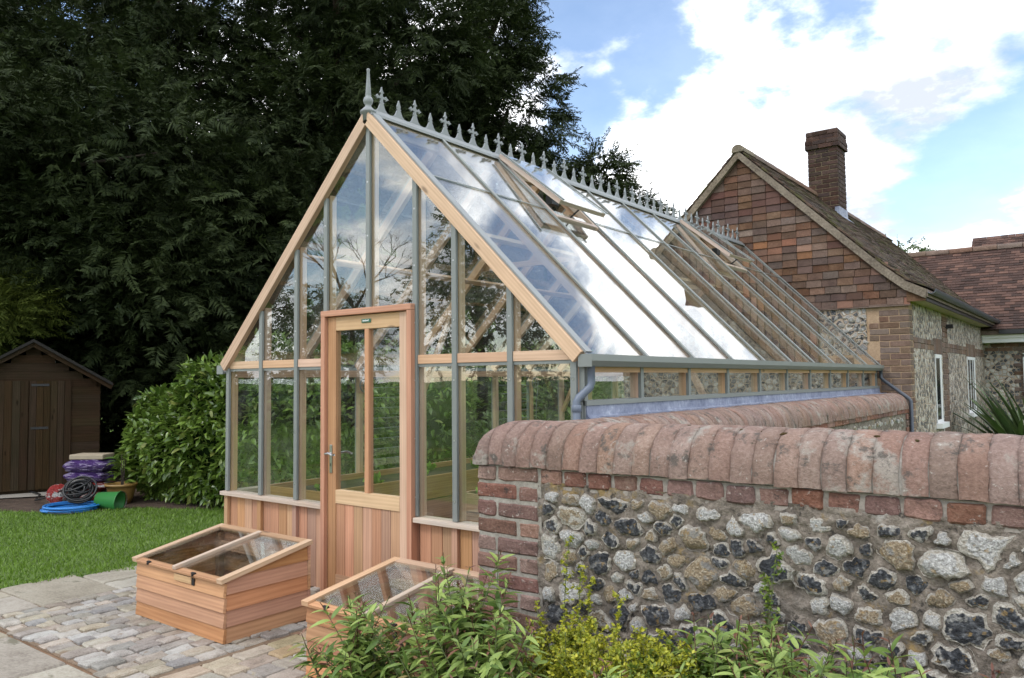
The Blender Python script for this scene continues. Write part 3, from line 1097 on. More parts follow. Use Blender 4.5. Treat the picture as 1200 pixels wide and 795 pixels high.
# --- gable bars with their grey caps
for x in BARS + [0.0]:
    z0 = SILL if x else 1.90
    z1 = under(x) if abs(x) < 1.55 else 1.53
    b = MB().box(x - 0.022, x + 0.022, 0.0, 0.055, z0, z1 + 0.02).build('glazing_bar', CEDAR_PALE, GH)
    cap = MB().box(x - 0.019, x + 0.019, -0.026, -0.005, z0 + 0.002, z1 - 0.004)
    co = cap.build('bar_cap', GREY, b, bevel=0.003)
    for zz in np.arange(z0 + 0.12, z1 - 0.05, 0.36):
        MB().hexa((x, -0.0272, zz), (0.0045, 0, 0), (0, 0.0012, 0), (0, 0, 0.0045)).build('screw', STEEL, co)
# --- wooden battens on the bars below the sill
for x in BARS:
    if abs(x) > 0.5:
        MB().box(x - 0.022, x + 0.022, -0.03, 0.02, 0.0, SILL - 0.03).build('batten', CEDAR, GH)
# --- cladding boards
for a, b in zip(BARS[:-1], BARS[1:]):
    if a == -0.43:
        continue
    n = max(1, round((b - a - 0.04) / 0.088))
    wd = (b - a - 0.044) / n
    for i in range(n):
        x0 = a + 0.022 + i * wd
        MB().box(x0 + 0.0015, x0 + wd - 0.0015, -0.006 + random.uniform(-0.0015, 0.0015), 0.014, 0.0, SILL - 0.03).build('cladding_board', CEDAR, GH, bevel=0.002)
MB().box(-1.6, -0.44, 0.0145, 0.05, 0.0, SILL - 0.035).build('cladding_backing', CEDAR, GH)
MB().box(0.44, 1.6, 0.0145, 0.05, 0.0, SILL - 0.035).build('cladding_backing', CEDAR, GH)
# --- sills
for x0, x1 in ((-1.645, -0.437), (0.437, 1.645)):
    MB().box(x0, x1, -0.055, 0.058, SILL - 0.03, SILL - 0.001).build('window_sill', CEDAR_OLD, GH, bevel=0.003)
# --- transom
for a, b in zip(BARS[:-1], BARS[1:]):
    if a == -0.43:
        continue
    t = MB().box(a + 0.0195, b - 0.0195, -0.018, 0.045, 1.522, 1.578).build('transom', CEDAR_PALE, GH, bevel=0.002)
    MB().box(a + 0.0195, b - 0.0195, -0.012, 0.02, 1.503, 1.5215).build('transom_trim', GREY, t)
# --- gable panes
for a, b in zip(BARS[:-1], BARS[1:]):
    if a == -0.43:
        for p, q in ((-0.43, 0.0), (0.0, 0.43)):
            slab([(p, -0.003, 1.90), (q, -0.003, 1.90), (q, -0.003, under(q, -0.02)), (p, -0.003, under(p, -0.02))], (0, 0.003, 0), 'pane', GLASS)
        continue
    slab([(a, -0.003, SILL), (b, -0.003, SILL), (b, -0.003, 1.53), (a, -0.003, 1.53)], (0, 0.003, 0), 'pane', GLASS)
    slab([(a, -0.003, 1.57), (b, -0.003, 1.57), (b, -0.003, max(1.571, under(b, -0.02))), (a, -0.003, max(1.571, under(a, -0.02)))], (0, 0.003, 0), 'pane', GLASS)
# --- bargeboards
for side in (-1, 1):
    A, B = rp(0, -0.05, side, 0.012), rp(1.0, -0.05, side, 0.012)
    C_, D = rp(1.0, -0.05, side, -0.066), rp(0, -0.05, side, -0.066)
    A.x = D.x = side * 0.001
    A.z, D.z = RT + 0.012 * RN / RX, RT - 0.066 * RN / RX
    m2 = MB().beam((A + D) / 2 + Vector((0, 0.021, 0)), (B + C_) / 2 + Vector((0, 0.021, 0)), 0.042, 0.078, upv=rp(0, 0, side, 1) - rp(0, 0, side, 0))
    m2.build('bargeboard', CEDAR_PALE, GH, bevel=0.003)
    MB().beam(rp(0.01, -0.0, side, 0.02), rp(1.005, -0.0, side, 0.02), 0.06, 0.012, upv=rp(0, 0, side, 1) - rp(0, 0, side, 0)).build('verge_cap', GREYLT, GH)
# --- far gable infill frame against the house
for side in (-1, 1):
    MB().beam(rp(0.01, LG - 0.03, side, -0.042), rp(0.99, LG - 0.03, side, -0.042), 0.05, 0.07, upv=rp(0, 0, side, 1) - rp(0, 0, side, 0)).build('wall_rafter', CEDAR, GH)

# --- roof: rafters, caps, panes, vents
VENTS = (2, 7)
for side in (1, -1):
    un = (rp(0, 0, side, 1) - rp(0, 0, side, 0))
    for i in range(NB + 1):
        y = min(max(i * PB, 0.0), LG)
        if 0 < i < NB:
            b = MB().beam(rp(0.015, y, side, -0.036), rp(0.995, y, side, -0.036), 0.042, 0.066, upv=un).build('rafter', CEDAR_PALE, GH)
        else:
            b = GH
        if i > 0:
            MB().beam(rp(0.02, y, side, 0.012), rp(1.012, y, side, 0.012), 0.026, 0.014, upv=un).build('rafter_cap', GREY, b if b is not GH else GH, bevel=0.003)
        if i == NB:
            continue
        y0, y1 = y + 0.004, y + PB - 0.004
        vent = side == 1 and i in VENTS
        if not vent:
            MB().hexa((rp(0.02, (y0 + y1) / 2, side) + rp(0.30, (y0 + y1) / 2, side)) / 2 + un * 0.004, (rp(0.30, 0, side) - rp(0.02, 0, side)) / 2, (0, (y1 - y0) / 2, 0), un * 0.002).build('roof_pane', ROOFGLASS, GH)
            MB().beam(rp(0.30, y0 + 0.02, side, 0.0075), rp(0.30, y1 - 0.02, side, 0.0075), 0.010, 0.003, upv=un).build('lap_strip', GREY, GH)
        MB().hexa((rp(0.292, (y0 + y1) / 2, side) + rp(1.012, (y0 + y1) / 2, side)) / 2 - un * 0.001, (rp(1.012, 0, side) - rp(0.292, 0, side)) / 2, (0, (y1 - y0) / 2, 0), un * 0.002).build('roof_pane', ROOFGLASS, GH)
        # ridge board strip above the pane
        MB().beam(rp(0.022, y0 + 0.018, side, -0.012), rp(0.022, y1 - 0.018, side, -0.012), 0.06, 0.024, upv=un).build('ridge_strip', CEDAR_PALE, GH)
# vents
for i in VENTS:
    y0, y1 = i * PB + 0.0, i * PB + PB
    un = rp(0, 0, 1, 1) - rp(0, 0, 1, 0)
    dn = (rp(1, 0, 1) - rp(0, 0, 1)).normalized()
    # kerb in the roof plane
    for yy in (y0 + 0.045, y1 - 0.045):
        MB().beam(rp(0.02, yy, 1, 0.0), rp(0.345, yy, 1, -0.008), 0.034, 0.045, upv=un).build('vent_kerb', CEDAR_OLD, GH)
    MB().beam(rp(0.335, y0 + 0.03, 1, -0.004), rp(0.335, y1 - 0.03, 1, -0.004), 0.034, 0.045, upv=un).build('vent_kerb', CEDAR_OLD, GH)
    # sash, hinged at the ridge
    ang = R(6.5)
    hinge = rp(0.012, 0, 1, 0.034)
    d2 = dn * math.cos(ang) + un * math.sin(ang)
    n2 = un * math.cos(ang) - dn * math.sin(ang)
    Ls = 0.74

    def sp(s, y, off):
        return Vector((hinge.x, y, hinge.z)) + d2 * s + n2 * off
    sash = MB()
    sash.beam(sp(0, y0 + 0.02, 0), sp(Ls, y0 + 0.02, 0), 0.034, 0.034, upv=n2)
    so = sash.build('vent_sash', CEDAR_OLD, GH, bevel=0.002)
    MB().beam(sp(0, y1 - 0.02, 0), sp(Ls, y1 - 0.02, 0), 0.034, 0.034, upv=n2).build('vent_stile', CEDAR_OLD, so)
    MB().beam(sp(Ls - 0.02, y0 + 0.038, -0.002), sp(Ls - 0.02, y1 - 0.038, -0.002), 0.034, 0.030, upv=n2).build('vent_rail', CEDAR_OLD, so)
    yc = (y0 + y1) / 2
    MB().hexa(sp(Ls / 2 + 0.01, yc, 0.024), d2 * (Ls / 2 + 0.01), (0, PB / 2 - 0.01, 0), n2 * 0.002).build('vent_pane', ROOFGLASS, so)
    for yy in (y0 + 0.005, y1 - 0.005):
        MB().beam(sp(0.0, yy, 0.032), sp(Ls + 0.02, yy, 0.032), 0.02, 0.01, upv=n2).build('vent_cap', GREY, so)
    MB().tube([sp(Ls - 0.03, yc, -0.02), rp(0.30, yc, 1, -0.05)], 0.007, 6).build('vent_stay', BLACKM, so)
    MB().box(rp(0.2, 0, 1).x - 0.03, rp(0.2, 0, 1).x + 0.03, yc - 0.05, yc + 0.05, rp(0.2, 0, 1).z - 0.05, rp(0.2, 0, 1).z + 0.02).build('vent_opener', BLACKM, so)

# --- ridge
MB().box(-0.022, 0.022, 0.0, LG, RT - 0.12, RT - 0.008).build('ridge_beam', CEDAR_PALE, GH)
m = MB()
m.prism([(-0.055, -0.04, RT - 0.03), (0.055, -0.04, RT - 0.03), (0.05, -0.04, RT - 0.01), (0.014, -0.04, RT + 0.028), (-0.014, -0.04, RT + 0.028), (-0.05, -0.04, RT - 0.01)], (0, LG + 0.03, 0))
m.build('ridge_cap', GREYLT, GH)


def crest(name, pts):
    """half outline (t, z) mirrored, extruded"""
    full = [(t, z) for t, z in pts] + [(-t, z) for t, z in reversed(pts) if t > 1e-6]
    m = MB()
    # triangulate as strips between mirrored heights to keep the shape simple
    P3 = [(-0.006, t, z) for t, z in full]
    bm = bmesh.new()
    vs_ = [bm.verts.new(p) for p in P3]
    f = bm.faces.new(vs_)
    r_ = bmesh.ops.extrude_face_region(bm, geom=[f])
    bmesh.ops.translate(bm, vec=(0.012, 0, 0), verts=[e for e in r_['geom'] if isinstance(e, bmesh.types.BMVert)])
    bmesh.ops.triangulate(bm, faces=bm.faces[:])
    bmesh.ops.recalc_face_normals(bm, faces=bm.faces[:])
    me = bpy.data.meshes.new(name)
    bm.to_mesh(me)
    bm.free()
    me.materials.append(GREYLT)
    return me


CROSS = crest('cresting_cross', [(0.080, 0.0), (0.079, 0.005), (0.050, 0.010), (0.032, 0.026), (0.018, 0.055), (0.014, 0.068), (0.024, 0.071), (0.012, 0.078), (0.008, 0.098), (0.032, 0.100), (0.038, 0.090), (0.047, 0.098),
                                 (0.062, 0.106), (0.047, 0.115), (0.038, 0.124), (0.032, 0.114), (0.008, 0.117), (0.007, 0.134), (0.018, 0.142), (0.010, 0.152), (0.005, 0.162), (0.0, 0.182)])
SPIKE = crest('cresting_spike', [(0.080, 0.0), (0.079, 0.005), (0.050, 0.010), (0.032, 0.026), (0.018, 0.055), (0.013, 0.064), (0.022, 0.067), (0.012, 0.074), (0.016, 0.090), (0.009, 0.106), (0.004, 0.118), (0.0, 0.132)])
k = 0
y = 0.10
while y < LG - 0.05:
    inst('cresting_cross' if k % 2 == 0 else 'cresting_spike', CROSS if k % 2 == 0 else SPIKE, GH, (0, y, RT + 0.027))
    y += 0.1605
    k += 1
MB().lathe((0, -0.02, RT - 0.06), [(0.0, 0.0), (0.035, 0.0), (0.036, 0.045), (0.055, 0.055), (0.053, 0.068), (0.035, 0.085), (0.022, 0.098), (0.020, 0.11), (0.030, 0.122), (0.034, 0.14), (0.028, 0.158), (0.018, 0.170), (0.020, 0.176),
                                     (0.015, 0.24), (0.009, 0.335), (0.010, 0.34), (0.012, 0.35), (0.008, 0.358), (0.0, 0.36)], 18).build('finial', GREYLT, GH, smooth=True)

# --- eaves: plates, gutters, posts, side glazing
for side in (1, -1):
    MB().box(min(side * 1.565, side * 1.64), max(side * 1.565, side * 1.64), 0.03, LG, 1.455, 1.515).build('eaves_plate', CEDAR_PALE, GH)
    gx0, gx1 = side * 1.642, side * 1.725
    m = MB()
    pts = [(gx0, -0.035, 1.485), (side * 1.70, -0.035, 1.485), (gx1, -0.035, 1.515), (gx1, -0.035, 1.55), (side * 1.715, -0.035, 1.55), (side * 1.71, -0.035, 1.52), (side * 1.695, -0.035, 1.497), (gx0, -0.035, 1.497)]
    if side < 0:
        pts = pts[::-1]
    m.prism(pts[::-1], (0, LG + 0.03, 0))
    m.build('gutter', GREY, GH)
    MB().box(min(gx0, gx1), max(gx0, gx1), -0.041, -0.0355, 1.483, 1.551).build('gutter_end', GREY, GH)
for i in range(NB + 1):
    y = min(max(i * PB, 0.03), LG - 0.03)
    for side in (1, -1):
        zb = 1.30 if side == 1 else SILL
        p = MB().box(side * 1.6 - 0.025, side * 1.6 + 0.025, y - 0.022, y + 0.022, zb, 1.456).build('side_post', CEDAR_PALE, GH)
        x0 = side * 1.626
        MB().box(min(x0, x0 + side * 0.02), max(x0, x0 + side * 0.02), y - 0.018, y + 0.018, zb - 0.02, 1.484).build('post_cap', GREY, p)
    if i < NB:
        ya, yb = i * PB + 0.02, i * PB + PB - 0.02
        MB().box(1.606, 1.610, ya, yb, 1.305, 1.46).build('side_pane', GLASS, GH)
        if i not in (2, 5):
            MB().box(-1.610, -1.606, ya, yb, SILL, 1.46).build('side_pane', GLASS, GH)
        else:
            lv = MB().box(-1.625, -1.60, ya, ya + 0.02, SILL, 1.46).box(-1.625, -1.60, yb - 0.02, yb, SILL, 1.46).build('louvre_window', GREY, GH)
            for zz in np.arange(SILL + 0.08, 1.44, 0.095):
                MB().hexa((-1.61, (ya + yb) / 2, zz), (0.028, 0, 0.035), (0, (yb - ya) / 2 - 0.02, 0), (0.0016, 0, -0.0013)).build('louvre_blade', GLASS, lv)
                MB().box(-1.585, -1.579, ya + 0.02, yb - 0.02, zz + 0.030, zz + 0.036).build('louvre_edge', GREYLT, lv)
# side sill and lead flashing on the wall
MB().box(1.595, 1.668, 0.0, LG, 1.278, 1.304).build('side_sill', GREY, GH)
m = MB()
pts = [(1.60, 0.01, 1.277), (1.660, 0.01, 1.277), (1.664, 0.01, 1.225), (1.69, 0.01, 1.205), (1.735, 0.01, 1.222), (1.735, 0.01, 1.21), (1.60, 0.01, 1.17)]
m.prism(pts, (0, LG + 0.02, 0))
m.build('lead_flashing', LEAD, GH)
MB().box(1.575, 1.645, -0.012, 0.03, 1.0, 1.30).build('corner_lining', GREY, GH)
MB().box(1.622, 1.655, 0.0, 0.03, SILL, 1.485).build('corner_post', GREY, GH)
MB().box(-1.655, -1.622, -0.002, 0.03, SILL, 1.485).build('corner_post', GREY, GH)
# left side boarding
for i, y in enumerate(np.arange(0.03, LG, 0.17)):
    MB().box(-1.615, -1.59, y, y + 0.167, 0, SILL - 0.03).build('cladding_board', CEDAR, GH)
MB().box(-1.65, -1.55, 0.06, LG, SILL - 0.03, SILL).build('window_sill', CEDAR_OLD, GH)
# down pipes
MB().tube([(1.685, 0.02, 1.49), (1.685, 0.02, 1.40), (1.68, 0.015, 1.375), (1.645, -0.045, 1.32), (1.638, -0.055, 1.30), (1.638, -0.055, 0.9)], 0.021, 12).build('downpipe', BLUEPIPE, GH, smooth=True)
MB().lathe((1.638, -0.055, 1.245), [(0.0212, 0), (0.026, 0.003), (0.026, 0.035), (0.0212, 0.038)], 12).build('pipe_collar', BLUEPIPE, GH, smooth=True)
MB().tube([(1.69, LG - 0.02, 1.49), (1.69, LG - 0.02, 1.40), (1.72, LG - 0.03, 1.37), (1.99, LG - 0.05, 1.155), (2.012, LG - 0.05, 1.12), (2.012, LG - 0.05, 0.1)], 0.021, 12).build('downpipe', DARKPIPE, GH, smooth=True)
# interior ties and braces
for i in (3, 7):
    y = i * PB
    for side in (-1, 1):
        MB().beam((side * 1.585, y, 1.02), rp(0.68, y, side, -0.08), 0.04, 0.045, upv=(0, 1, 0)).build('knee_brace', CEDAR_PALE, GH)
    MB().box(-0.72, 0.72, y + 0.022, y + 0.05, 2.42, 2.47).build('collar_tie', CEDAR_PALE, GH)
for side in (-1, 1):
    MB().beam(rp(0.5, 0.03, side, -0.085), rp(0.5, LG, side, -0.085), 0.045, 0.03, upv=rp(0, 0, side, 1) - rp(0, 0, side, 0)).build('purlin', CEDAR_PALE, GH)
# vent winding gear
for i, (x, y, z) in enumerate(((-1.53, 2 * PB, 1.38), (-1.53, 4 * PB, 1.38), (-1.53, 6 * PB, 1.38))):
    wv = MB().tube([(x, y + 0.06 * math.cos(a), z + 0.06 * math.sin(a)) for a in np.linspace(0, 2 * math.pi, 20, endpoint=False)], 0.006, 6, closed=True)
    for a in range(4):
        wv.tube([(x, y, z), (x, y + 0.058 * math.cos(a * 1.57), z + 0.058 * math.sin(a * 1.57))], 0.004, 5)
    wo_ = wv.build('vent_wheel', GREY, GH)
    MB().tube([(x, y + 0.06, z), (x, y + 0.03, z - 0.2), (x, y + 0.01, z - 0.42)], 0.004, 5).build('pull_cord', GREYLT, wo_)

# --- door frame and door
fr = MB()
fr.box(-0.432, -0.392, -0.062, 0.05, 0.0, 1.86)
fr.box(0.392, 0.432, -0.062, 0.05, 0.0, 1.86)
fr.box(-0.432, 0.432, -0.064, 0.05, 1.8605, 1.90)
fr.build('door_frame', CEDAR, GH, bevel=0.003)
DOOR = MB().box(-0.388, -0.305, -0.035, 0.01, 0.02, 1.856).build('door', CEDAR, GH, bevel=0.002)
MB().box(0.305, 0.388, -0.035, 0.01, 0.02, 1.856).build('stile', CEDAR_PALE, DOOR, bevel=0.002)
MB().box(-0.3048, 0.3048, -0.034, 0.01, 1.762, 1.856).build('top_rail', CEDAR_PALE, DOOR, bevel=0.002)
MB().box(-0.3048, 0.3048, -0.036, 0.01, 0.60, 0.69).build('middle_rail', CEDAR_PALE, DOOR, bevel=0.002)
MB().box(-0.3048, 0.3048, -0.034, 0.01, 0.02, 0.13).build('bottom_rail', CEDAR, DOOR)
MB().box(-0.02, 0.02, -0.034, 0.008, 0.6905, 1.7615).build('glazing_bar', CEDAR, DOOR, bevel=0.002)
for a, b in ((-0.305, -0.02), (0.02, 0.305)):
    MB().box(a, b, -0.012, -0.009, 0.69, 1.762).build('door_pane', GLASS, DOOR)
for i in range(7):
    wd = 0.61 / 7
    MB().box(-0.305 + i * wd + 0.0015, -0.305 + (i + 1) * wd - 0.0015, -0.028 + random.uniform(-0.001, 0.001), 0.005, 0.13, 0.60).build('door_board', CEDAR, DOOR, bevel=0.002)
NPL = m_plain('plate_green', (0.03, 0.13, 0.075), 0.4, 0.1, 10)
npo = MB().box(-0.045, 0.045, -0.040, -0.0345, 1.802, 1.828).build('name_plate', NPL, DOOR, bevel=0.006)
for i in range(7):
    MB().box(-0.030 + i * 0.0085, -0.030 + i * 0.0085 + 0.006, -0.0415, -0.0404, 1.811, 1.811 + (0.008 if i % 3 else 0.011)).build('plate_letter', WHITEP, npo)
MB().box(-0.362, -0.337, -0.042, -0.0354, 0.80, 0.99).build('handle_plate', STEEL, DOOR, bevel=0.003)
MB().tube([(-0.349, -0.042, 0.93), (-0.349, -0.085, 0.93), (-0.345, -0.092, 0.932), (-0.31, -0.092, 0.938), (-0.275, -0.092, 0.925), (-0.255, -0.09, 0.93)], 0.008, 8).build('handle', STEEL, DOOR, smooth=True)
MB().tube([(-0.349, 0.012, 0.93), (-0.349, 0.055, 0.93), (-0.345, 0.062, 0.932), (-0.31, 0.062, 0.938), (-0.255, 0.06, 0.93)], 0.008, 8).build('handle', STEEL, DOOR, smooth=True)
MB().box(-0.352, -0.346, -0.0435, -0.0422, 0.845, 0.865).build('keyhole', BLACKM, DOOR)

# ================================================================== inside the greenhouse: raised beds with salad plants
SALAD = m_leaf('salad_leaf', (0.12, 0.22, 0.02), (0.30, 0.44, 0.06), rough=0.5, trans=0.3, scale=6)


def raised_bed(label, x0, x1, y0, y1, h):
    b = thing('raised_bed', label, 'planter', ((x0 + x1) / 2, (y0 + y1) / 2, 0), 'raised beds in the greenhouse')
    n = 3
    for k in range(n):
        za, zb = h * k / n + 0.002, h * (k + 1) / n - 0.003
        for ya, yb in ((y0, y0 + 0.035), (y1 - 0.035, y1)):
            MB().box(x0, x1, ya, yb, za + 0.004, zb).build('board', BEDWOOD, b)
        for xa, xb in ((x0, x0 + 0.035), (x1 - 0.035, x1)):
            MB().box(xa, xb, y0 + 0.036, y1 - 0.036, za + 0.004, zb).build('board', BEDWOOD, b)
    MB().box(x0 + 0.036, x1 - 0.036, y0 + 0.036, y1 - 0.036, 0.004, h - 0.05).build('soil', SOIL, b)
    return b


def salad(label, x, y, z, r=0.12, n=60):
    V, F = [], []
    for i in range(n):
        a = random.uniform(0, 2 * math.pi)
        e = random.uniform(0.25, 1.35)
        L = r * random.uniform(0.6, 1.1)
        d = Vector((math.cos(a) * math.cos(e), math.sin(a) * math.cos(e), math.sin(e)))
        s = d.cross(Vector((0, 0, 1))).normalized() * L * 0.38
        b = len(V)
        o = Vector((x, y, z)) + Vector((random.gauss(0, r * 0.3), random.gauss(0, r * 0.3), 0))
        V += [o, o + d * L * 0.6 + s, o + d * L + Vector((0, 0, random.uniform(-0.03, 0.02))), o + d * L * 0.6 - s]
        F.append((b, b + 1, b + 2, b + 3))
    o = mobj('salad_plant', np_mesh('salad_plant', V, F, SALAD))
    tag(o, label, 'plant', 'salad plants in the raised beds')


raised_bed('long timber raised bed against the left glass wall inside greenhouse', -1.53, -0.80, 0.25, 6.3, 0.60)
raised_bed('shorter timber raised bed in the middle of the greenhouse', -0.55, 0.55, 1.5, 4.6, 0.47)
for i in range(9):
    salad('leafy green seedling in the left raised bed', random.uniform(-1.42, -0.95), 0.5 + i * 0.5, 0.56, 0.10, 40)
for i in range(10):
    salad('pale green lettuce in the middle raised bed', -0.38 + 0.38 * (i % 3), 1.7 + 0.36 * (i // 3) + random.uniform(-0.05, 0.05), 0.43, 0.13, 70)

# ================================================================== cold frames
def cold_frame(label, x0, x1, y0, y1, zf, zb, seed):
    random.seed(seed)
    c = thing('cold_frame', label, 'cold frame', ((x0 + x1) / 2, (y0 + y1) / 2, 0), 'cedar cold frames in front of the greenhouse')
    T = 0.018
    n = 4
    hf = zf / n
    for k in range(n):
        MB().hexa(((x0 + x1) / 2, y0 + T / 2, hf * (k + 0.5)), ((x1 - x0) / 2, 0, 0), (0, T / 2, -0.004), (0, 0.0045, hf / 2 - 0.002)).build('front_board', CEDAR_RED, c, bevel=0.002)
    nb = 5
    hb = zb / nb
    for k in range(nb):
        MB().box(x0, x1, y1 - T, y1, hb * k + 0.001, hb * (k + 1) - 0.001).build('back_board', CEDAR_RED, c)
    for xs in (x0, x1):
        sgn = 1 if xs == x1 else -1
        for k in range(5):
            za, zc = hb * k + 0.001, hb * (k + 1) - 0.001
            # clip against the sloping top
            zt0, zt1 = zf, zb

            def top(yy):
                return zt0 + (zt1 - zt0) * (yy - y0) / (y1 - y0)
            ya, yb = y0 + T + 0.001, y1 - T - 0.001
            pts = []
            if za >= top(ya):
                ys = y0 + (za - zt0) / (zt1 - zt0) * (y1 - y0)
                pts = [(ys, za), (yb, za), (yb, min(zc, top(yb))), (min(yb, y0 + (min(zc, top(yb)) - zt0) / (zt1 - zt0) * (y1 - y0)), min(zc, top(yb)))]
            elif zc > top(ya):
                y2 = min(yb, y0 + (zc - zt0) / (zt1 - zt0) * (y1 - y0))
                pts = [(ya, za), (yb, za), (yb, min(zc, top(yb))), (y2, min(zc, top(yb))), (ya, top(ya))]
            else:
                pts = [(ya, za), (yb, za), (yb, zc), (ya, zc)]
            cl = []
            for p in pts:
                if not cl or (abs(p[0] - cl[-1][0]) + abs(p[1] - cl[-1][1])) > 1e-4:
                    cl.append(p)
            if len(cl) < 3:
                continue
            lean = 0.004
            m = MB().prism([(xs - sgn * T, p[0], p[1]) for p in cl][::-sgn], (sgn * (T - 0.001), 0, 0))
            zl, zh = min(p[1] for p in cl), max(p[1] for p in cl)
            for q in m.v:
                if (q.x - (xs - sgn * T)) * sgn > 0.001:
                    q.x -= sgn * 0.008 * (q.z - zl) / hb
            m.uv = [(q2[0], q2[1]) for q2 in m.uv]
            m.uv = []
            for f_ in m.f:
                for iv in f_:
                    m.uv.append((m.v[iv].y + k * 3.1, m.v[iv].z + m.v[iv].x + k * 1.7))
            m.build('side_board', CEDAR_RED, c, bevel=0.002)
    # corner posts inside
    for xs in (x0 + T + 0.02, x1 - T - 0.02):
        for ys, zt in ((y0 + T + 0.02, zf - 0.02), (y1 - T - 0.02, zb - 0.02)):
            MB().box(xs - 0.019, xs + 0.019, ys - 0.019, ys + 0.019, 0, zt).build('corner_post', CEDAR, c)
    MB().box(x0 + T, x1 - T, y0 + T, y1 - T, 0.0, 0.012).build('soil', SOIL, c)
    # lid
    sl = (zb - zf) / (y1 - y0)
    ln = math.hypot(1, sl)
    ey, ez = 1 / ln, sl / ln

    def lp(x, t, off=0):
        """t: metres up the lid from the front edge"""
        return Vector((x, y0 - 0.02 + ey * t - ez * off, zf + 0.004 - 0.02 * sl + ez * t + ey * off))
    LL = (y1 - y0 + 0.03) * ln
    un = Vector((0, -ez, ey))
    lid = MB()
    fw_ = 0.05
    lid.beam(lp(x0 - 0.012 + fw_ / 2, 0, 0.014), lp(x0 - 0.012 + fw_ / 2, LL, 0.014), fw_, 0.026, upv=un)
    lo = lid.build('lid', CEDAR_PALE, c, bevel=0.002)
    MB().beam(lp(x1 + 0.012 - fw_ / 2, 0, 0.014), lp(x1 + 0.012 - fw_ / 2, LL, 0.014), fw_, 0.026, upv=un).build('lid_stile', CEDAR_PALE, lo, bevel=0.002)
    MB().beam(lp(x0 - 0.012 + fw_ + 0.001, LL - fw_ / 2, 0.014), lp(x1 + 0.012 - fw_ - 0.001, LL - fw_ / 2, 0.014), fw_, 0.026, upv=un).build('lid_rail', CEDAR, lo, bevel=0.002)
    MB().beam(lp(x0 - 0.012 + fw_ + 0.001, fw_ / 2, 0.008), lp(x1 + 0.012 - fw_ - 0.001, fw_ / 2, 0.008), fw_, 0.014, upv=un).build('lid_rail', CEDAR, lo, bevel=0.002)
    xm = (x0 + x1) / 2
    MB().beam(lp(xm, 0.0, 0.028), lp(xm, LL - 0.03, 0.028), 0.034, 0.022, upv=un).build('lid_bar', CEDAR_OLD, lo, bevel=0.003)
    MB().hexa(lp((x0 + xm) / 2 + 0.012, LL / 2, 0.020), ((xm - x0) / 2 - 0.03, 0, 0), Vector((0, ey, ez)) * (LL / 2 - 0.04), un * 0.0018).build('lid_pane', GLASS, lo)
    MB().hexa(lp((x1 + xm) / 2 - 0.012, LL / 2, 0.020), ((x1 - xm) / 2 - 0.03, 0, 0), Vector((0, ey, ez)) * (LL / 2 - 0.04), un * 0.0018).build('lid_pane', GLASS, lo)
    for xs in (x0 + (x1 - x0) * 0.18, x0 + (x1 - x0) * 0.70):
        m = MB()
        m.hexa(lp(xs, 0.012, 0.019), (0.018, 0, 0), Vector((0, ey, ez)) * 0.006, un * 0.004)
        m.hexa(lp(xs + 0.012, 0.0, 0.015), (0.005, 0, 0), Vector((0, ey, ez)) * 0.008, un * 0.006)
        m.build('glass_clip', BLACKM, lo)
    MB().box(xm - 0.02, xm + 0.16, y0 - 0.012, y0 - 0.001, zf - 0.045, zf - 0.006).build('handle_block', CEDAR_PALE, c, bevel=0.003)
    MB().box(xm + 0.162, xm + 0.185, y0 - 0.008, y0 - 0.001, zf - 0.05, zf - 0.012).build('catch', BLACKM, c)
    MB().beam((x1 - 0.28, y1 - 0.12, zf - 0.12), (x1 - 0.36, y1 - 0.09, zb - 0.01), 0.02, 0.01).build('lid_prop', CEDAR_OLD, c)
    MB().beam((x0 + T, y1 - 0.05, zb - 0.09), (x1 - T, y1 - 0.05, zb - 0.09), 0.03, 0.05).build('back_rail', CEDAR, c)


cold_frame('cedar cold frame with glazed lid on the cobbles left of the door', -0.94, 0.0, -1.06, -0.48, 0.325, 0.435, 3)
cold_frame('cedar cold frame with glazed lid half hidden by leafy plants', 0.725, 1.60, -1.075, -0.48, 0.335, 0.425, 9)
random.seed(11)

# ================================================================== house
random.seed(31)
HY = 6.71
HX = 2.0
HE = 13.7
HOUSE = thing('house', 'brick and flint house with tile hung gable, mossy roof and tall chimney', 'house', (0, 10, 0))
PROF = [(0.0, 4.49), (0.66, 3.84), (1.33, 3.18), (1.75, 2.77), (2.0, 2.555), (2.22, 2.44)]


def gz(x):
    return float(np.interp(abs(x), [p[0] for p in PROF], [p[1] for p in PROF]))


m = MB()
m.prism([(-HX, HY, 0), (HX, HY, 0), (HX, HY, 2.45), (1.7, HY, 2.72), (0, HY, 4.40), (-1.7, HY, 2.72), (-HX, HY, 2.45)], (0, 0.25, 0))
m.build('gable_wall', HMORTAR, HOUSE)
MB().box(HX - 0.25, HX - 0.001, HY + 0.25, HE, 0, 2.42).build('side_wall', HMORTAR, HOUSE)
MB().box(-HX, -HX + 0.25, HY + 0.25, HE, 0, 2.42).build('side_wall', FLINTWORK, HOUSE)
MB().box(-1.95, 1.53, HY - 0.012, HY - 0.001, 0.0, 2.254).build('flint_panel', FLINTWORK, HOUSE)
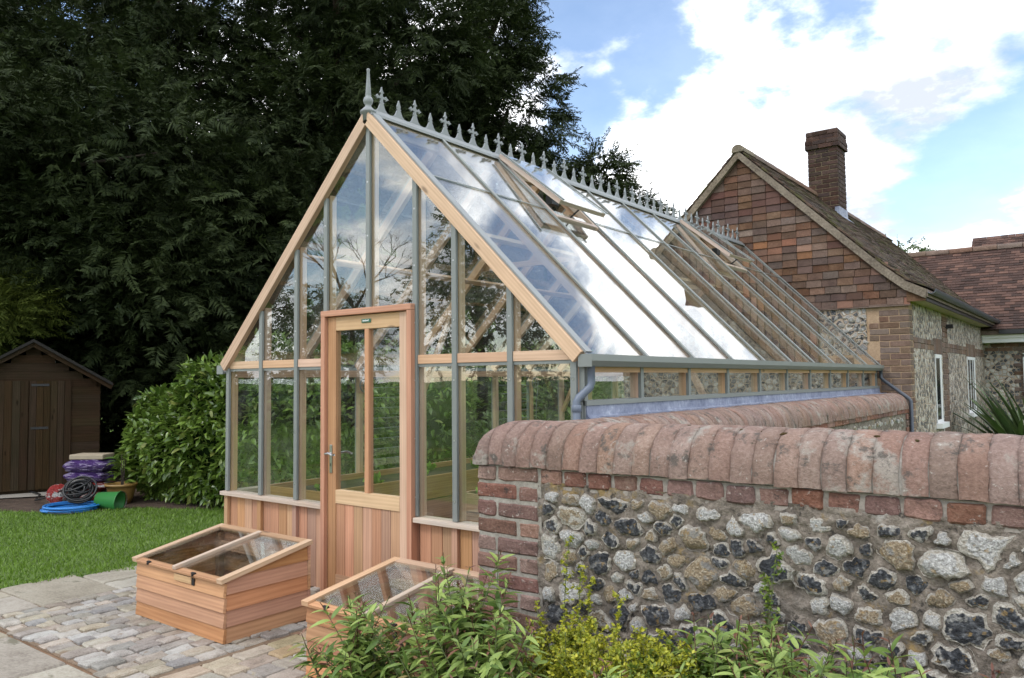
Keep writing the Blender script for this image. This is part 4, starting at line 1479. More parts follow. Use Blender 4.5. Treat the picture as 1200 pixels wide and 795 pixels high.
# hung tiles
HT = [rough_box('hung_tile', 0.168, 0.014, 0.155, TILE, 100 + s, 2, 0.0015, 0.003, 10) for s in range(5)]
HTR = rough_box('hung_tile', 0.168, 0.014, 0.155, TILE_RED, 111, 2, 0.0015, 0.003, 10)
HTD = rough_box('hung_tile', 0.168, 0.014, 0.155, TILE_DARK, 112, 2, 0.0015, 0.003, 10)
cnt = 0
z = 2.30
row = 0
while z < 4.34:
    hw = min(2.03, (4.40 - z) * 1.0 + 0.02) if z > 2.7 else 2.03
    hw = min(hw, float(np.interp(z, [2.3, 2.555, 2.77, 3.18, 4.49], [2.04, 1.96, 1.70, 1.29, 0.0])))
    x = -hw + (0.095 if row % 2 else 0.0)
    first = True
    while x < hw - 0.02:
        xw = min(x + 0.19, hw)
        wd = xw - x
        if wd > 0.03 and x > -1.75:
            rr = random.random()
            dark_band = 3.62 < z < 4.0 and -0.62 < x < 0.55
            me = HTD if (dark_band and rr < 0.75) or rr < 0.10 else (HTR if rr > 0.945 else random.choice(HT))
            o = inst('hung_tile', me, HOUSE, (x + wd / 2, HY - 0.030 + random.uniform(-0.004, 0.002), z + 0.045 + random.uniform(-0.003, 0.003)), Matrix.Rotation(random.uniform(-0.018, 0.018), 4, 'Y') @ Matrix.Rotation(R(-8), 4, 'X'), ((wd - 0.004) / 0.168, 1, 1))
            cnt += 1
        x = xw
    z += 0.0945
    row += 1
MB().box(-2.0, 2.03, HY - 0.045, HY - 0.012, 2.255, 2.285).build('tilting_fillet', HBRICK, HOUSE)
# quoins of the front corner
HS = [rough_box('brick', 0.215, 0.05, 0.065, HBRICK, 120 + s, 1, 0.002, 0.004) for s in range(5)]
HH = [rough_box('brick', 0.104, 0.05, 0.065, HBRICK, 130 + s, 1, 0.002, 0.004) for s in range(5)]
k = 0
z = 0.30
while z < 2.25:
    n_st = 2 if (k // 3) % 2 else 1
    xr = HX + 0.004
    if k % 2 == 0:
        seq = [0.215] + ([0.215] if n_st == 2 else [0.104])
    else:
        seq = [0.104, 0.215] + ([0.104] if n_st == 2 else [])
    for L in seq:
        inst('brick', random.choice(HS if L > 0.2 else HH), HOUSE, (xr - L / 2, HY + 0.018, z))
        xr -= L + 0.010
    # return on the side wall
    L = 0.104 if k % 2 == 0 else 0.215
    inst('brick', random.choice(HS if L > 0.2 else HH), HOUSE, (HX - 0.019, HY + 0.052 + L / 2, z), Matrix.Rotation(math.pi / 2, 4, 'Z'))
    k += 1
    z += 0.0752
# flints of the front panel beside the quoins
z = 0.95
while z < 2.2:
    x = 0.95
    while x < 1.52:
        s = random.uniform(0.03, 0.056)
        inst('flint_cobble', random.choice(FLINTS_S), HOUSE, (x, HY - 0.014, z + random.uniform(-0.015, 0.015)), Matrix.Rotation(random.uniform(-0.8, 0.8), 4, 'Y'), (s, s * 0.5, s * random.uniform(0.55, 0.85)))
        x += s * 2 + random.uniform(-0.01, 0.012)
    z += 0.074
# side wall flint panels, bands and pier
for (ya, yb, za, zb) in ((HY + 0.20, 8.98, 0.0, 1.76), (HY + 0.20, 8.98, 1.89, 2.33), (9.42, HE, 0.0, 1.76), (9.42, HE, 1.89, 2.33)):
    MB().box(HX - 0.006, HX + 0.006, ya, yb, za, zb).build('flint_panel', FLINTWORK, HOUSE)
y = HY + 0.22
while y < HE - 0.1:
    for zz in (1.79, 1.86):
        inst('brick', random.choice(HS), HOUSE, (HX - 0.015, y + 0.11, zz), Matrix.Rotation(math.pi / 2, 4, 'Z'))
    y += 0.225
z = 0.5
k = 0
while z < 2.3:
    for y in (9.09, 9.31):
        inst('brick', random.choice(HS), HOUSE, (HX - 0.013, y + (0.02 if k % 2 else -0.02), z), Matrix.Rotation(math.pi / 2, 4, 'Z'))
    z += 0.0752
    k += 1
y = HY + 0.22
while y < HE - 0.1:
    inst('brick', random.choice(HS), HOUSE, (HX - 0.008, y + 0.11, 2.37), Matrix.Rotation(math.pi / 2, 4, 'Z'))
    y += 0.225
for (ya, yb, za, zb, nm) in ((8.32, 8.80, 0.78, 1.70, 2), (11.35, 12.25, 0.80, 1.72, 3)):
    wf = MB().box(HX - 0.01, HX + 0.016, ya, ya + 0.03, za, zb).box(HX - 0.01, HX + 0.016, yb - 0.13, yb, za, zb).box(HX - 0.01, HX + 0.017, ya, yb, zb - 0.04, zb + 0.01).box(HX - 0.01, HX + 0.017, ya, yb, za, za + 0.04)
    for q in range(1, nm):
        yy = ya + (yb - ya) * q / nm
        wf.box(HX - 0.01, HX + 0.015, yy - 0.02, yy + 0.02, za + 0.03, zb - 0.03) if nm > 2 else None
    wo2 = wf.build('window', WHITEP, HOUSE)
    MB().box(HX - 0.005, HX + 0.012, ya + 0.05, yb - 0.05, za + 0.04, zb - 0.04).build('window_glass', DARKGLASS, wo2)
    MB().box(HX - 0.01, HX + 0.08, ya - 0.05, yb + 0.05, za - 0.07, za - 0.002).build('sill', WHITEP, wo2)
    q = ya - 0.06
    while q < yb + 0.06:
        inst('arch_brick', random.choice(HS), HOUSE, (HX - 0.012, q + 0.033, zb + 0.12), Matrix.Rotation(math.pi / 2, 4, 'Z') @ Matrix.Rotation(math.pi / 2, 4, 'Y'))
        q += 0.075
MB().box(HX, HX + 0.10, 9.30, 9.36, 2.10, 2.16).build('wall_lamp', BLACKM, HOUSE)


# --- tiled slopes
def tile_slope(name, mat, prof_pts, y_range, along, parent, gauge=0.10, wd=0.165):
    """prof_pts: list of 3D points down the slope; tiles laid along vector `along` over length y_range"""
    mb = MB()
    P = [Vector(p) for p in prof_pts]
    al = Vector(along).normalized()
    seg = [0]
    for a, b in zip(P[:-1], P[1:]):
        seg.append(seg[-1] + (b - a).length)
    tot = seg[-1]

    def at(s):
        s = min(max(s, 0), tot)
        for i in range(len(P) - 1):
            if s <= seg[i + 1] + 1e-9:
                f = (s - seg[i]) / (seg[i + 1] - seg[i])
                return P[i].lerp(P[i + 1], f), (P[i + 1] - P[i]).normalized()
        return P[-1], (P[-1] - P[-2]).normalized()
    s = 0.06
    row = 0
    while s < tot + 0.02:
        c, t = at(s)
        nrm = al.cross(t)
        if nrm.z < 0:
            nrm = -nrm
        y = -(wd / 2 if row % 2 else 0) + random.uniform(-0.01, 0.01)
        while y < y_range:
            ya, yb = max(y, 0), min(y + wd, y_range)
            if yb - ya > 0.03:
                tilt = R(5) + random.uniform(-0.03, 0.03)
                tt = t * math.cos(tilt) + nrm * math.sin(tilt) * 1.0
                nn = nrm * math.cos(tilt) - t * math.sin(tilt)
                mb.hexa(c - t * 0.035 + nrm * (0.012 + random.uniform(0, 0.006)) + al * ((ya + yb) / 2), tt * 0.085, al * ((yb - ya) / 2 - 0.002), nn * 0.008)
            y += wd
        s += gauge
        row += 1
    o = mb.build(name, mat, parent, kind='stuff')
    return o


RY0, RY1 = HY - 0.10, 16.0
m = MB()
for sgn in (1, -1):
    pts = [(sgn * p[0], RY0 + 0.01, p[1] - 0.012) for p in PROF]
    low = [(sgn * p[0], RY0 + 0.01, p[1] - 0.10) for p in reversed(PROF)]
    q = pts + low
    m.prism(q if sgn < 0 else q[::-1], (0, RY1 - RY0 - 0.02, 0))
roof = m.build('roof', HBRICK, HOUSE)
tile_slope('roof_tiles', ROOFMOSS, [(p[0], RY0, p[1]) for p in PROF], RY1 - RY0, (0, 1, 0), roof)
tile_slope('roof_tiles', ROOFMOSS, [(-p[0], RY0, p[1]) for p in PROF], RY1 - RY0, (0, 1, 0), roof)
VERGE = m_stone('verge_mortar', [(0.3, (0.09, 0.072, 0.052)), (0.55, (0.20, 0.165, 0.12)), (0.8, (0.33, 0.28, 0.21))], 5, 40, 0.95, 0.0, bstr=0.8)
for sgn in (1, -1):
    pts = [(sgn * p[0], RY0 - 0.004, p[1] - 0.014) for p in PROF]
    low = [(sgn * max(0, p[0] - 0.02), RY0 - 0.004, p[1] - 0.115) for p in reversed(PROF)]
    q = pts + low
    MB().prism(q if sgn < 0 else q[::-1], (0, 0.085, 0)).build('verge', VERGE, HOUSE)
y = RY0 - 0.02
while y < RY1 - 1:
    m = MB()
    half_round(m, (0, y, 4.46), (0, y + 0.44, 4.465), 0.085, 0.10)
    m.build('ridge_tile', HBRICK if y > 7 else VERGE, HOUSE)
    y += 0.45
# gutter, soffit and fascia along the side wall
gm = MB()
arc = [(2.255 + 0.055 * math.cos(a), RY0 + 0.05, 2.43 + 0.055 * math.sin(a)) for a in np.linspace(math.pi, 2 * math.pi, 9)]
arc2 = [(2.255 + 0.046 * math.cos(a), RY0 + 0.05, 2.43 + 0.046 * math.sin(a)) for a in np.linspace(2 * math.pi, math.pi, 9)]
gm.prism((arc + arc2)[::-1], (0, HE - RY0 - 0.05, 0))
gm.build('house_gutter', DARKPIPE, HOUSE)
MB().box(2.18, 2.20, RY0 + 0.09, HE, 2.30, 2.42).build('fascia', BLACKM, HOUSE)
MB().box(HX + 0.001, 2.179, RY0 + 0.09, HE, 2.31, 2.33).build('soffit', CEDAR_OLD, HOUSE)
MB().hexa(((HX + 2.19) / 2, RY0 + 0.06, 2.37), (0.10, 0, 0), (0, 0.015, 0), (0, 0, 0.07)).build('eaves_box_end', TILE, HOUSE)

# --- chimney
CX0, CX1, CY0, CY1 = -0.07, 0.41, 10.0, 10.50
chim = MB().box(CX0 + 0.006, CX1 - 0.006, CY0 + 0.006, CY1 - 0.006, 3.9, 5.48).build('chimney', VERGE, HOUSE)
CS = [rough_box('chimney_brick', 0.215, 0.05, 0.065, CBRICK, 140 + s, 1, 0.002, 0.004) for s in range(4)]
CHD = [rough_box('chimney_brick', 0.104, 0.05, 0.065, CBRICK, 150 + s, 1, 0.002, 0.004) for s in range(4)]
z = 4.02
k = 0
while z < 5.56:
    ex = 0.035 if z > 5.28 else 0.0
    if z > 5.43:
        ex = 0.02
    a0, a1, b0, b1 = CX0 - ex, CX1 + ex, CY0 - ex, CY1 + ex
    x = a0 + (0.0 if k % 2 else -0.10)
    while x < a1 - 0.02:
        xa, xb = max(x, a0), min(x + 0.215, a1)
        xb = a1 if a1 - xb < 0.06 else xb
        if xb - xa > 0.03:
            inst('chimney_brick', CS[k % 4], chim, ((xa + xb) / 2, b0 + 0.022, z), None, ((xb - xa) / 0.215, 1, 1))
        x += 0.226
    y = b0 + 0.05 + (-0.10 if k % 2 else 0.0)
    while y < b1 - 0.02:
        ya, yb = max(y, b0 + 0.05), min(y + 0.215, b1)
        if yb - ya > 0.03:
            inst('chimney_brick', CS[(k + 1) % 4], chim, (a1 - 0.022, (ya + yb) / 2, z), Matrix.Rotation(math.pi / 2, 4, 'Z'), ((yb - ya) / 0.215, 1, 1))
            inst('chimney_brick', CS[(k + 2) % 4], chim, (a0 + 0.022, (ya + yb) / 2, z), Matrix.Rotation(math.pi / 2, 4, 'Z'), ((yb - ya) / 0.215, 1, 1))
        y += 0.226
    z += 0.0755
    k += 1
MB().box(CX0 - 0.03, CX1 + 0.03, CY0 - 0.03, CY1 + 0.03, 5.285, 5.43).box(CX0 - 0.012, CX1 + 0.012, CY0 - 0.012, CY1 + 0.012, 5.43, 5.575).build('chimney_head', CBRICK, chim)
MB().box(CX1 - 0.06, CX1 + 0.012, CY0 - 0.014, CY1 + 0.02, gz(CX1) - 0.02, gz(CX1) + 0.16).build('chimney_flashing', LEAD, chim)
MB().hexa((CX1 + 0.05, (CY0 + CY1) / 2, gz(CX1 + 0.05) + 0.035), (0.06, 0, -0.058), (0, 0.29, 0), (0.004, 0, 0.004)).build('chimney_apron', LEAD, chim)

# --- cross wing beyond
WY = HE
MB().box(HX, 9.0, WY, WY + 0.25, 0, 2.25).build('wing_wall', FLINTWORK, HOUSE)
z = 1.0
k = 0
while z < 2.05:
    x = HX + 0.02
    while x < 3.4:
        if z > 1.85 or x > 2.42 or z < 0.9:
            inst('brick', random.choice(HS), HOUSE, (x + 0.11 + (0.1 if k % 2 else 0), WY + 0.01, z))
        x += 0.226
    z += 0.0752
    k += 1
MB().box(HX + 0.01, 9.0, WY - 0.30, WY - 0.002, 2.02, 2.10).box(HX + 0.01, 9.0, WY - 0.34, WY - 0.002, 2.10, 2.20).build('wing_fascia', WHITEP, HOUSE)
wf = MB()
for xx in (2.62, 3.0, 3.4):
    wf.box(xx, xx + 0.06, WY - 0.05, WY - 0.001, 0.85, 1.80)
wf.box(2.62, 3.46, WY - 0.05, WY - 0.001, 1.75, 1.82).box(2.60, 3.48, WY - 0.07, WY - 0.001, 0.80, 0.86)
wo3 = wf.build('window', WHITEP, HOUSE)
MB().box(2.66, 3.42, WY - 0.03, WY - 0.002, 0.86, 1.76).build('window_glass', DARKGLASS, wo3)
wp = [(0.2, WY + 2.15, 4.10), (0.2, WY - 0.05, 2.48), (0.2, WY - 0.42, 2.26)]
m = MB()
m.prism([(0.2, WY + 2.15, 4.08), (0.2, WY - 0.05, 2.46), (0.2, WY - 0.42, 2.24), (0.2, WY - 0.42, 2.16), (0.2, WY + 2.15, 3.9)], (9, 0, 0))
wroof = m.build('wing_roof', HBRICK, HOUSE)
tile_slope('wing_roof_tiles', ROOFTILE, wp, 7.0, (1, 0, 0), wroof)
MB().box(2.3, 9, WY - 0.47, WY - 0.42, 2.17, 2.25).build('wing_gutter', BLACKM, HOUSE)
x = 0.3
while x < 8:
    m = MB()
    half_round(m, (x, WY + 2.15, 4.08), (x + 0.44, WY + 2.15, 4.085), 0.10, 0.11)
    m.build('wing_ridge_tile', HBRICK, HOUSE)
    x += 0.45
fp = [(1.05, 21.0, 5.12), (1.05, 19.2, 3.6)]
m = MB()
m.prism([(1.05, 21.0, 5.1), (1.05, 19.2, 3.58), (1.05, 19.2, 3.2), (1.05, 22.8, 3.2), (1.05, 22.8, 3.58)], (9, 0, 0))
froof = m.build('high_roof', HBRICK, HOUSE)
tile_slope('high_roof_tiles', ROOFTILE, fp, 6.0, (1, 0, 0), froof)

# ================================================================== shed
random.seed(41)
e1 = Vector((0.37, 0.929, 0))
e2 = Vector((-0.929, 0.37, 0))
SC = Vector((-7.02, 1.52, 0.012)) - e1 * 1.56
SHED = thing('garden_shed', 'dark weathered timber garden shed with double doors under the yew trees', 'shed', (SC + e1 * 0.78 + e2 * 1.1)[:])


def sh(u, v, z):
    return SC + e1 * u + e2 * v + Vector((0, 0, z))


def shbox(u0, u1, v0, v1, z0, z1, name, mat=SHEDWOOD, parent=SHED, **kw):
    return MB().hexa(sh((u0 + u1) / 2, (v0 + v1) / 2, (z0 + z1) / 2), e1 * ((u1 - u0) / 2), e2 * ((v1 - v0) / 2), Vector((0, 0, (z1 - z0) / 2))).build(name, mat, parent, **kw)


SW = 1.56
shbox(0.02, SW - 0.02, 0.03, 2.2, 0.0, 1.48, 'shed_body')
z = 0.0
while z < 1.98:
    z1 = z + 0.105
    cut = lambda zz: 0.0 if zz < 1.44 else (zz - 1.44) * 1.55
    u0, u1 = cut(z1), SW - cut(z1)
    if u1 - u0 > 0.08:
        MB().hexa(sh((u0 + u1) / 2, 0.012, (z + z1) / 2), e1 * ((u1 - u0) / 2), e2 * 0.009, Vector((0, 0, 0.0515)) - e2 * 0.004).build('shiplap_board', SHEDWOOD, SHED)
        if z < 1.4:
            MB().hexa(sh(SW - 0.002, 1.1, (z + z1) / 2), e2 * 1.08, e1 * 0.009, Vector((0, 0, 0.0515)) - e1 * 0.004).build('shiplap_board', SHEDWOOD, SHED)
    z = z1
for u0, u1 in ((0.20, 0.735), (0.745, 1.22)):
    d = shbox(u0, u1, -0.015, 0.0, 0.04, 1.45, 'shed_door')
    n = 6
    for i in range(n):
        a = u0 + (u1 - u0) * i / n
        shbox(a + 0.003, a + (u1 - u0) / n - 0.003, -0.03 + random.uniform(-0.002, 0.002), -0.0155, 0.04, 1.45, 'door_board', SHEDWOOD, d)
    for zz in (0.82, 1.38):
        uu = (u0 + 0.02, u0 + 0.22) if u0 < 1 else (u1 - 0.22, u1 - 0.02)
        shbox(uu[0], uu[1], -0.038, -0.033, zz, zz + 0.03, 'hinge', BLACKM, d)
for sg in (0, 1):
    a = sh(SW / 2, -0.12, 1.97)
    b = sh(-0.14 if sg == 0 else SW + 0.14, -0.12, 1.40)
    ro_ = MB().hexa((a + b) / 2 + e2 * 1.2, (b - a) / 2, e2 * 1.25, Vector((0, 0, 0.02))).build('shed_roof', m_plain('felt', (0.015, 0.013, 0.011), 0.95, 0.3, 30) if sg == 0 else bpy.data.materials['felt'], SHED)
    MB().beam(a - Vector((0, 0, 0.035)), b - Vector((0, 0, 0.035)), 0.02, 0.08).build('shed_bargeboard', SHEDWOOD, SHED)


# ================================================================== things heaped on the lawn by the hedge
def cushion(c, sx, sy, sz, seed, rot=0.0, pinch=0.0, n=3):
    bm = bmesh.new()
    bmesh.ops.create_cube(bm, size=2)
    bmesh.ops.subdivide_edges(bm, edges=bm.edges[:], cuts=9, use_grid_fill=True)
    o = Vector((seed * 3.3, seed, seed * 1.7))
    for v in bm.verts:
        p = v.co.copy()
        q = p.normalized() * 1.15
        p = p.lerp(q, 0.45)
        ed = max(abs(v.co.x), abs(v.co.y))
        p.z *= (1 - 0.45 * max(0, ed - 0.55) / 0.45)
        p += mnoise.noise_vector(p * 2.2 + o) * 0.10 + mnoise.noise_vector(p * 6 + o) * 0.035
        v.co = p
    me = bpy.data.meshes.new('bag')
    bm.to_mesh(me)
    bm.free()
    me.polygons.foreach_set('use_smooth', [True] * len(me.polygons))
    return me, Matrix.Translation(c) @ Matrix.Rotation(rot, 4, 'Z') @ Matrix.Diagonal((sx, sy, sz, 1))


def m_print(name, base, marks, scale=3.0, th=0.55, rough=0.3):
    m, t = new_mat(name)
    co = t.n('ShaderNodeTexCoord').outputs['Object']
    v = t.vmath('MULTIPLY', co, (1.0, 1.0, 2.5)).outputs[0]
    n = t.noise(v, scale, 4, 0.6)
    c = t.mix(t.ramp(n, [(th, 0), (th + 0.03, 1)]), base, marks)
    finish(t, c, rough, t.noise(co, 5, 5, 0.65), 1.0, 0.12)
    return m


PURPLE = m_print('purple_plastic', (0.085, 0.035, 0.19), (0.40, 0.33, 0.52), 2.0, 0.54)
REDBAG = m_print('red_white_plastic', (0.42, 0.035, 0.03), (0.62, 0.60, 0.58), 0.7, 0.5)
WHITEBAG = m_print('pale_plastic', (0.42, 0.40, 0.38), (0.30, 0.24, 0.18), 2.0, 0.55)
BEIGE = m_plain('beige_board', (0.34, 0.28, 0.20), 0.7, 0.2, 8)


def bag(label, c, s, mat, seed, rot, tilt=None):
    me, M4 = cushion(c, s[0] / 2, s[1] / 2, s[2] / 2, seed, rot)
    if tilt is not None:
        M4 = Matrix.Translation(c) @ Matrix.Rotation(rot, 4, 'Z') @ Matrix.Rotation(tilt, 4, 'Y') @ Matrix.Diagonal((s[0] / 2, s[1] / 2, s[2] / 2, 1))
    me.materials.append(mat)
    o = bpy.data.objects.new('compost_bag', me)
    place(o, None, M4)
    tag(o, label, 'bag', 'plastic bags stacked by the hedge')


bx, by = -6.02, 0.98
fr_ = 0.62
bag('red and white plastic bag at the bottom of the stack', (bx, by, 0.075), (0.48, 0.36, 0.14), REDBAG, 1, fr_)
bag('red striped plastic bag under the purple bags', (bx + 0.02, by, 0.185), (0.46, 0.36, 0.12), REDBAG, 2, fr_ + 0.1)
bag('lower purple compost bag in the stack', (bx - 0.03, by, 0.30), (0.50, 0.38, 0.19), PURPLE, 3, fr_)
bag('upper purple compost bag in the stack', (bx - 0.02, by, 0.425), (0.52, 0.39, 0.20), PURPLE, 4, fr_ - 0.05)
MB().hexa((bx - 0.01, by, 0.535), (0.17, 0.12, 0), (-0.08, 0.11, 0), (0, 0, 0.03)).build('seed_tray', BEIGE, None, bevel=0.01)
tag(bpy.data.objects['seed_tray'], 'beige tray lying on top of the purple bags', 'tray')
bag('red and white plastic sack slumped left of the black hose', (-5.95, 0.57, 0.12), (0.22, 0.16, 0.24), REDBAG, 5, 0.4)
bag('greyish white plastic sack leaning on the bag stack', (-5.78, 0.72, 0.24), (0.24, 0.14, 0.16), WHITEBAG, 6, 0.5, -0.5)


def coil(name, label, c, r, turns, thick, mat, tilt, seed, pile=0.02, cat='hose'):
    rnd = random.Random(seed)
    pts = []
    n = 28
    ph = [rnd.uniform(0, 6.28) for _ in range(4)]
    for i in range(n * turns):
        a = 2 * math.pi * i / n
        tr = i // n
        rr = r * (1 + 0.09 * math.sin(a * 0.37 + ph[0]) + 0.06 * math.sin(a * 1.13 + ph[1]))
        p = Vector((rr * math.cos(a), rr * math.sin(a) * 0.95, pile * (0.5 + 0.5 * math.sin(a * 0.21 + ph[2]))))
        if tilt:
            p *= 1 + 0.22 * math.sin(a * 0.173 + ph[3])
            p = Matrix.Rotation(0.30 * math.sin(a * 0.29 + ph[1]), 3, 'Y') @ p
        pts.append(Matrix.Rotation(tilt + (0.35 * math.sin(a * 0.117 + ph[2]) if tilt else 0), 3, 'X') @ p)
    rz = Matrix.Rotation(0.62, 3, 'Z')
    pts = [rz @ p + Vector(c) for p in pts]
    o = MB().tube(pts, thick, 6).build(name, mat, smooth=True)
    tag(o, label, cat)
    return o


BLUE = m_plain('blue_hose', (0.025, 0.18, 0.50), 0.4, 0.15, 10)
coil('garden_hose', 'bright blue hose coiled flat on the grass', (-5.40, 0.46, 0.02), 0.26, 5, 0.013, BLUE, 0.0, 1, 0.05)
coil('black_hose', 'black hose coil resting on top of the blue hose', (-5.48, 0.62, 0.17), 0.125, 17, 0.011, BLACKM, R(38), 2, 0.10)
pts = [(-5.35 + 0.3 * math.cos(a) + 0.05 * math.sin(3 * a), 0.30 + 0.09 * math.sin(a), 0.03) for a in np.linspace(0, 11, 60)]
tag(MB().tube(pts, 0.006, 5).build('thin_cable', BLACKM, smooth=True), 'thin black cable loops on the grass before the blue hose', 'cable')
pts = [(-5.7, 0.6, 0.25), (-5.95, 0.5, 0.12), (-6.4, 0.5, 0.03), (-6.9, 0.75, 0.03), (-7.3, 0.8, 0.03), (-7.7, 0.6, 0.03)]
tag(MB().tube(pts, 0.010, 6).build('trailing_cable', BLACKM, smooth=True), 'black cable trailing from the bags toward the shed', 'cable')
GREENP = m_plain('green_plastic', (0.03, 0.18, 0.04), 0.4, 0.15, 8)
bk = thing('bucket', 'green plastic bucket lying on its side on the grass', 'bucket', (-5.18, 0.82, 0.0))
m = MB().lathe((0, 0, 0), [(0.0, 0.0), (0.085, 0.0), (0.115, 0.24), (0.125, 0.245), (0.125, 0.255), (0.110, 0.25), (0.080, 0.012), (0.0, 0.012)], 20)
Mb = Matrix.Translation((-5.30, 0.72, 0.105)) @ Matrix.Rotation(0.62, 4, 'Z') @ Matrix.Rotation(R(96), 4, 'Y')
m.v = [Mb @ v for v in m.v]
m.build('bucket_body', GREENP, bk, smooth=True)
m = MB().tube([Mb @ Vector((0.12 * math.cos(a), 0.12 * math.sin(a), 0.25 + 0.02 * math.sin(a))) for a in np.linspace(0, math.pi, 12)], 0.005, 6)
m.build('bucket_handle', STEEL, bk)
CLAY = m_plain('glazed_clay', (0.25, 0.15, 0.045), 0.4, 0.25, 6)
pt = thing('plant_pot', 'ochre glazed plant pot standing beside the laurel hedge', 'pot', (-5.50, 1.08, 0))
MB().lathe((-5.50, 1.08, 0.0), [(0, 0), (0.105, 0.0), (0.135, 0.08), (0.155, 0.17), (0.165, 0.205), (0.180, 0.208), (0.182, 0.235), (0.160, 0.235), (0.145, 0.19), (0, 0.19)], 24).build('pot_body', CLAY, pt, smooth=True)
MB().lathe((-5.50, 1.08, 0.0), [(0.146, 0.200), (0.07, 0.210), (0, 0.212)], 16).build('pot_soil', SOIL, pt)

# ================================================================== foliage
def rot_frames(d, roll=None):
    """orthonormal frames for directions d (n,3): returns d, s, n"""
    d = d / np.linalg.norm(d, axis=1, keepdims=True)
    ref = np.tile(np.array([[0.0, 0.0, 1.0]]), (len(d), 1))
    bad = np.abs(d[:, 2]) > 0.95
    ref[bad] = (1, 0, 0)
    s = np.cross(d, ref)
    s /= np.linalg.norm(s, axis=1, keepdims=True)
    n = np.cross(s, d)
    if roll is not None:
        c, q = np.cos(roll)[:, None], np.sin(roll)[:, None]
        s, n = s * c + n * q, n * c - s * q
    return d, s, n


# unit leaf shapes along +x, folded along the mid rib
def leaf_shape(seg=4, width=0.24, fold=0.22, droop=0.25, point=1.0):
    V = []
    for i in range(seg + 1):
        t = i / seg
        wv = width * (math.sin(math.pi * min(1, t ** 0.8)) ** 0.8 if 0 < t < 1 else 0.0)
        z = -droop * t * t
        if i in (0, seg):
            V.append((t, 0, z))
        else:
            V += [(t, -wv, z + fold * wv), (t, 0, z), (t, wv, z + fold * wv)]
    F = []
    idx = lambda i, k: 0 if i == 0 else (1 + 3 * (seg - 1) if i == seg else 1 + 3 * (i - 1) + k)
    for i in range(seg):
        for k in (0, 1):
            if i == 0:
                F.append((0, idx(1, k + 1), idx(1, k)))
            elif i == seg - 1:
                F.append((idx(i, k), idx(i, k + 1), idx(seg, 0)))
            else:
                F.append((idx(i, k), idx(i, k + 1), idx(i + 1, k + 1)))
                F.append((idx(i, k), idx(i + 1, k + 1), idx(i + 1, k)))
    return np.array(V, float), np.array(F, int)


def many_leaves(shape, P, D, L, roll):
    """place leaf shape copies: positions P, directions D, lengths L"""
    V0, F0 = shape
    d, s, n = rot_frames(D, roll)
    V = P[:, None, :] + L[:, None, None] * (V0[None, :, 0:1] * d[:, None, :] + V0[None, :, 1:2] * s[:, None, :] + V0[None, :, 2:3] * n[:, None, :])
    k = len(V0)
    F = F0[None] + (np.arange(len(P)) * k)[:, None, None]
    return V.reshape(-1, 3), F.reshape(-1, 3)


def leaf_objects(name, me, parent, P, D, L, roll):
    d, s, n = rot_frames(D, roll)
    for i in range(len(P)):
        M4 = Matrix(((d[i][0] * L[i], s[i][0] * L[i], n[i][0] * L[i], P[i][0]), (d[i][1] * L[i], s[i][1] * L[i], n[i][1] * L[i], P[i][1]), (d[i][2] * L[i], s[i][2] * L[i], n[i][2] * L[i], P[i][2]), (0, 0, 0, 1)))
        o = bpy.data.objects.new(name, me if not isinstance(me, list) else me[i % len(me)])
        place(o, parent, M4)


# --- laurel hedge
BLOBS = [(-5.60, 1.80, 0.60, 0.52, 0.55, 0.72), (-5.05, 1.95, 0.62, 0.80, 0.75, 0.72), (-4.55, 1.95, 0.85, 0.80, 0.72, 0.92), (-3.95, 2.15, 0.90, 0.80, 0.80, 0.98), (-3.55, 2.9, 0.90, 0.75, 0.95, 0.95),
         (-3.45, 4.0, 0.92, 0.75, 0.95, 1.0), (-3.35, 5.3, 0.92, 0.75, 1.0, 0.95), (-3.3, 6.7, 0.95, 0.75, 1.0, 1.0), (-3.2, 8.2, 0.95, 0.75, 1.0, 1.0), (-3.1, 9.8, 0.95, 0.75, 1.1, 1.0), (-2.9, 11.4, 0.95, 0.75, 1.1, 1.0)]
HEDGE = thing('laurel_hedge', 'glossy green laurel hedge beside the greenhouse and shed', 'hedge', (-4.2, 2.2, 0))


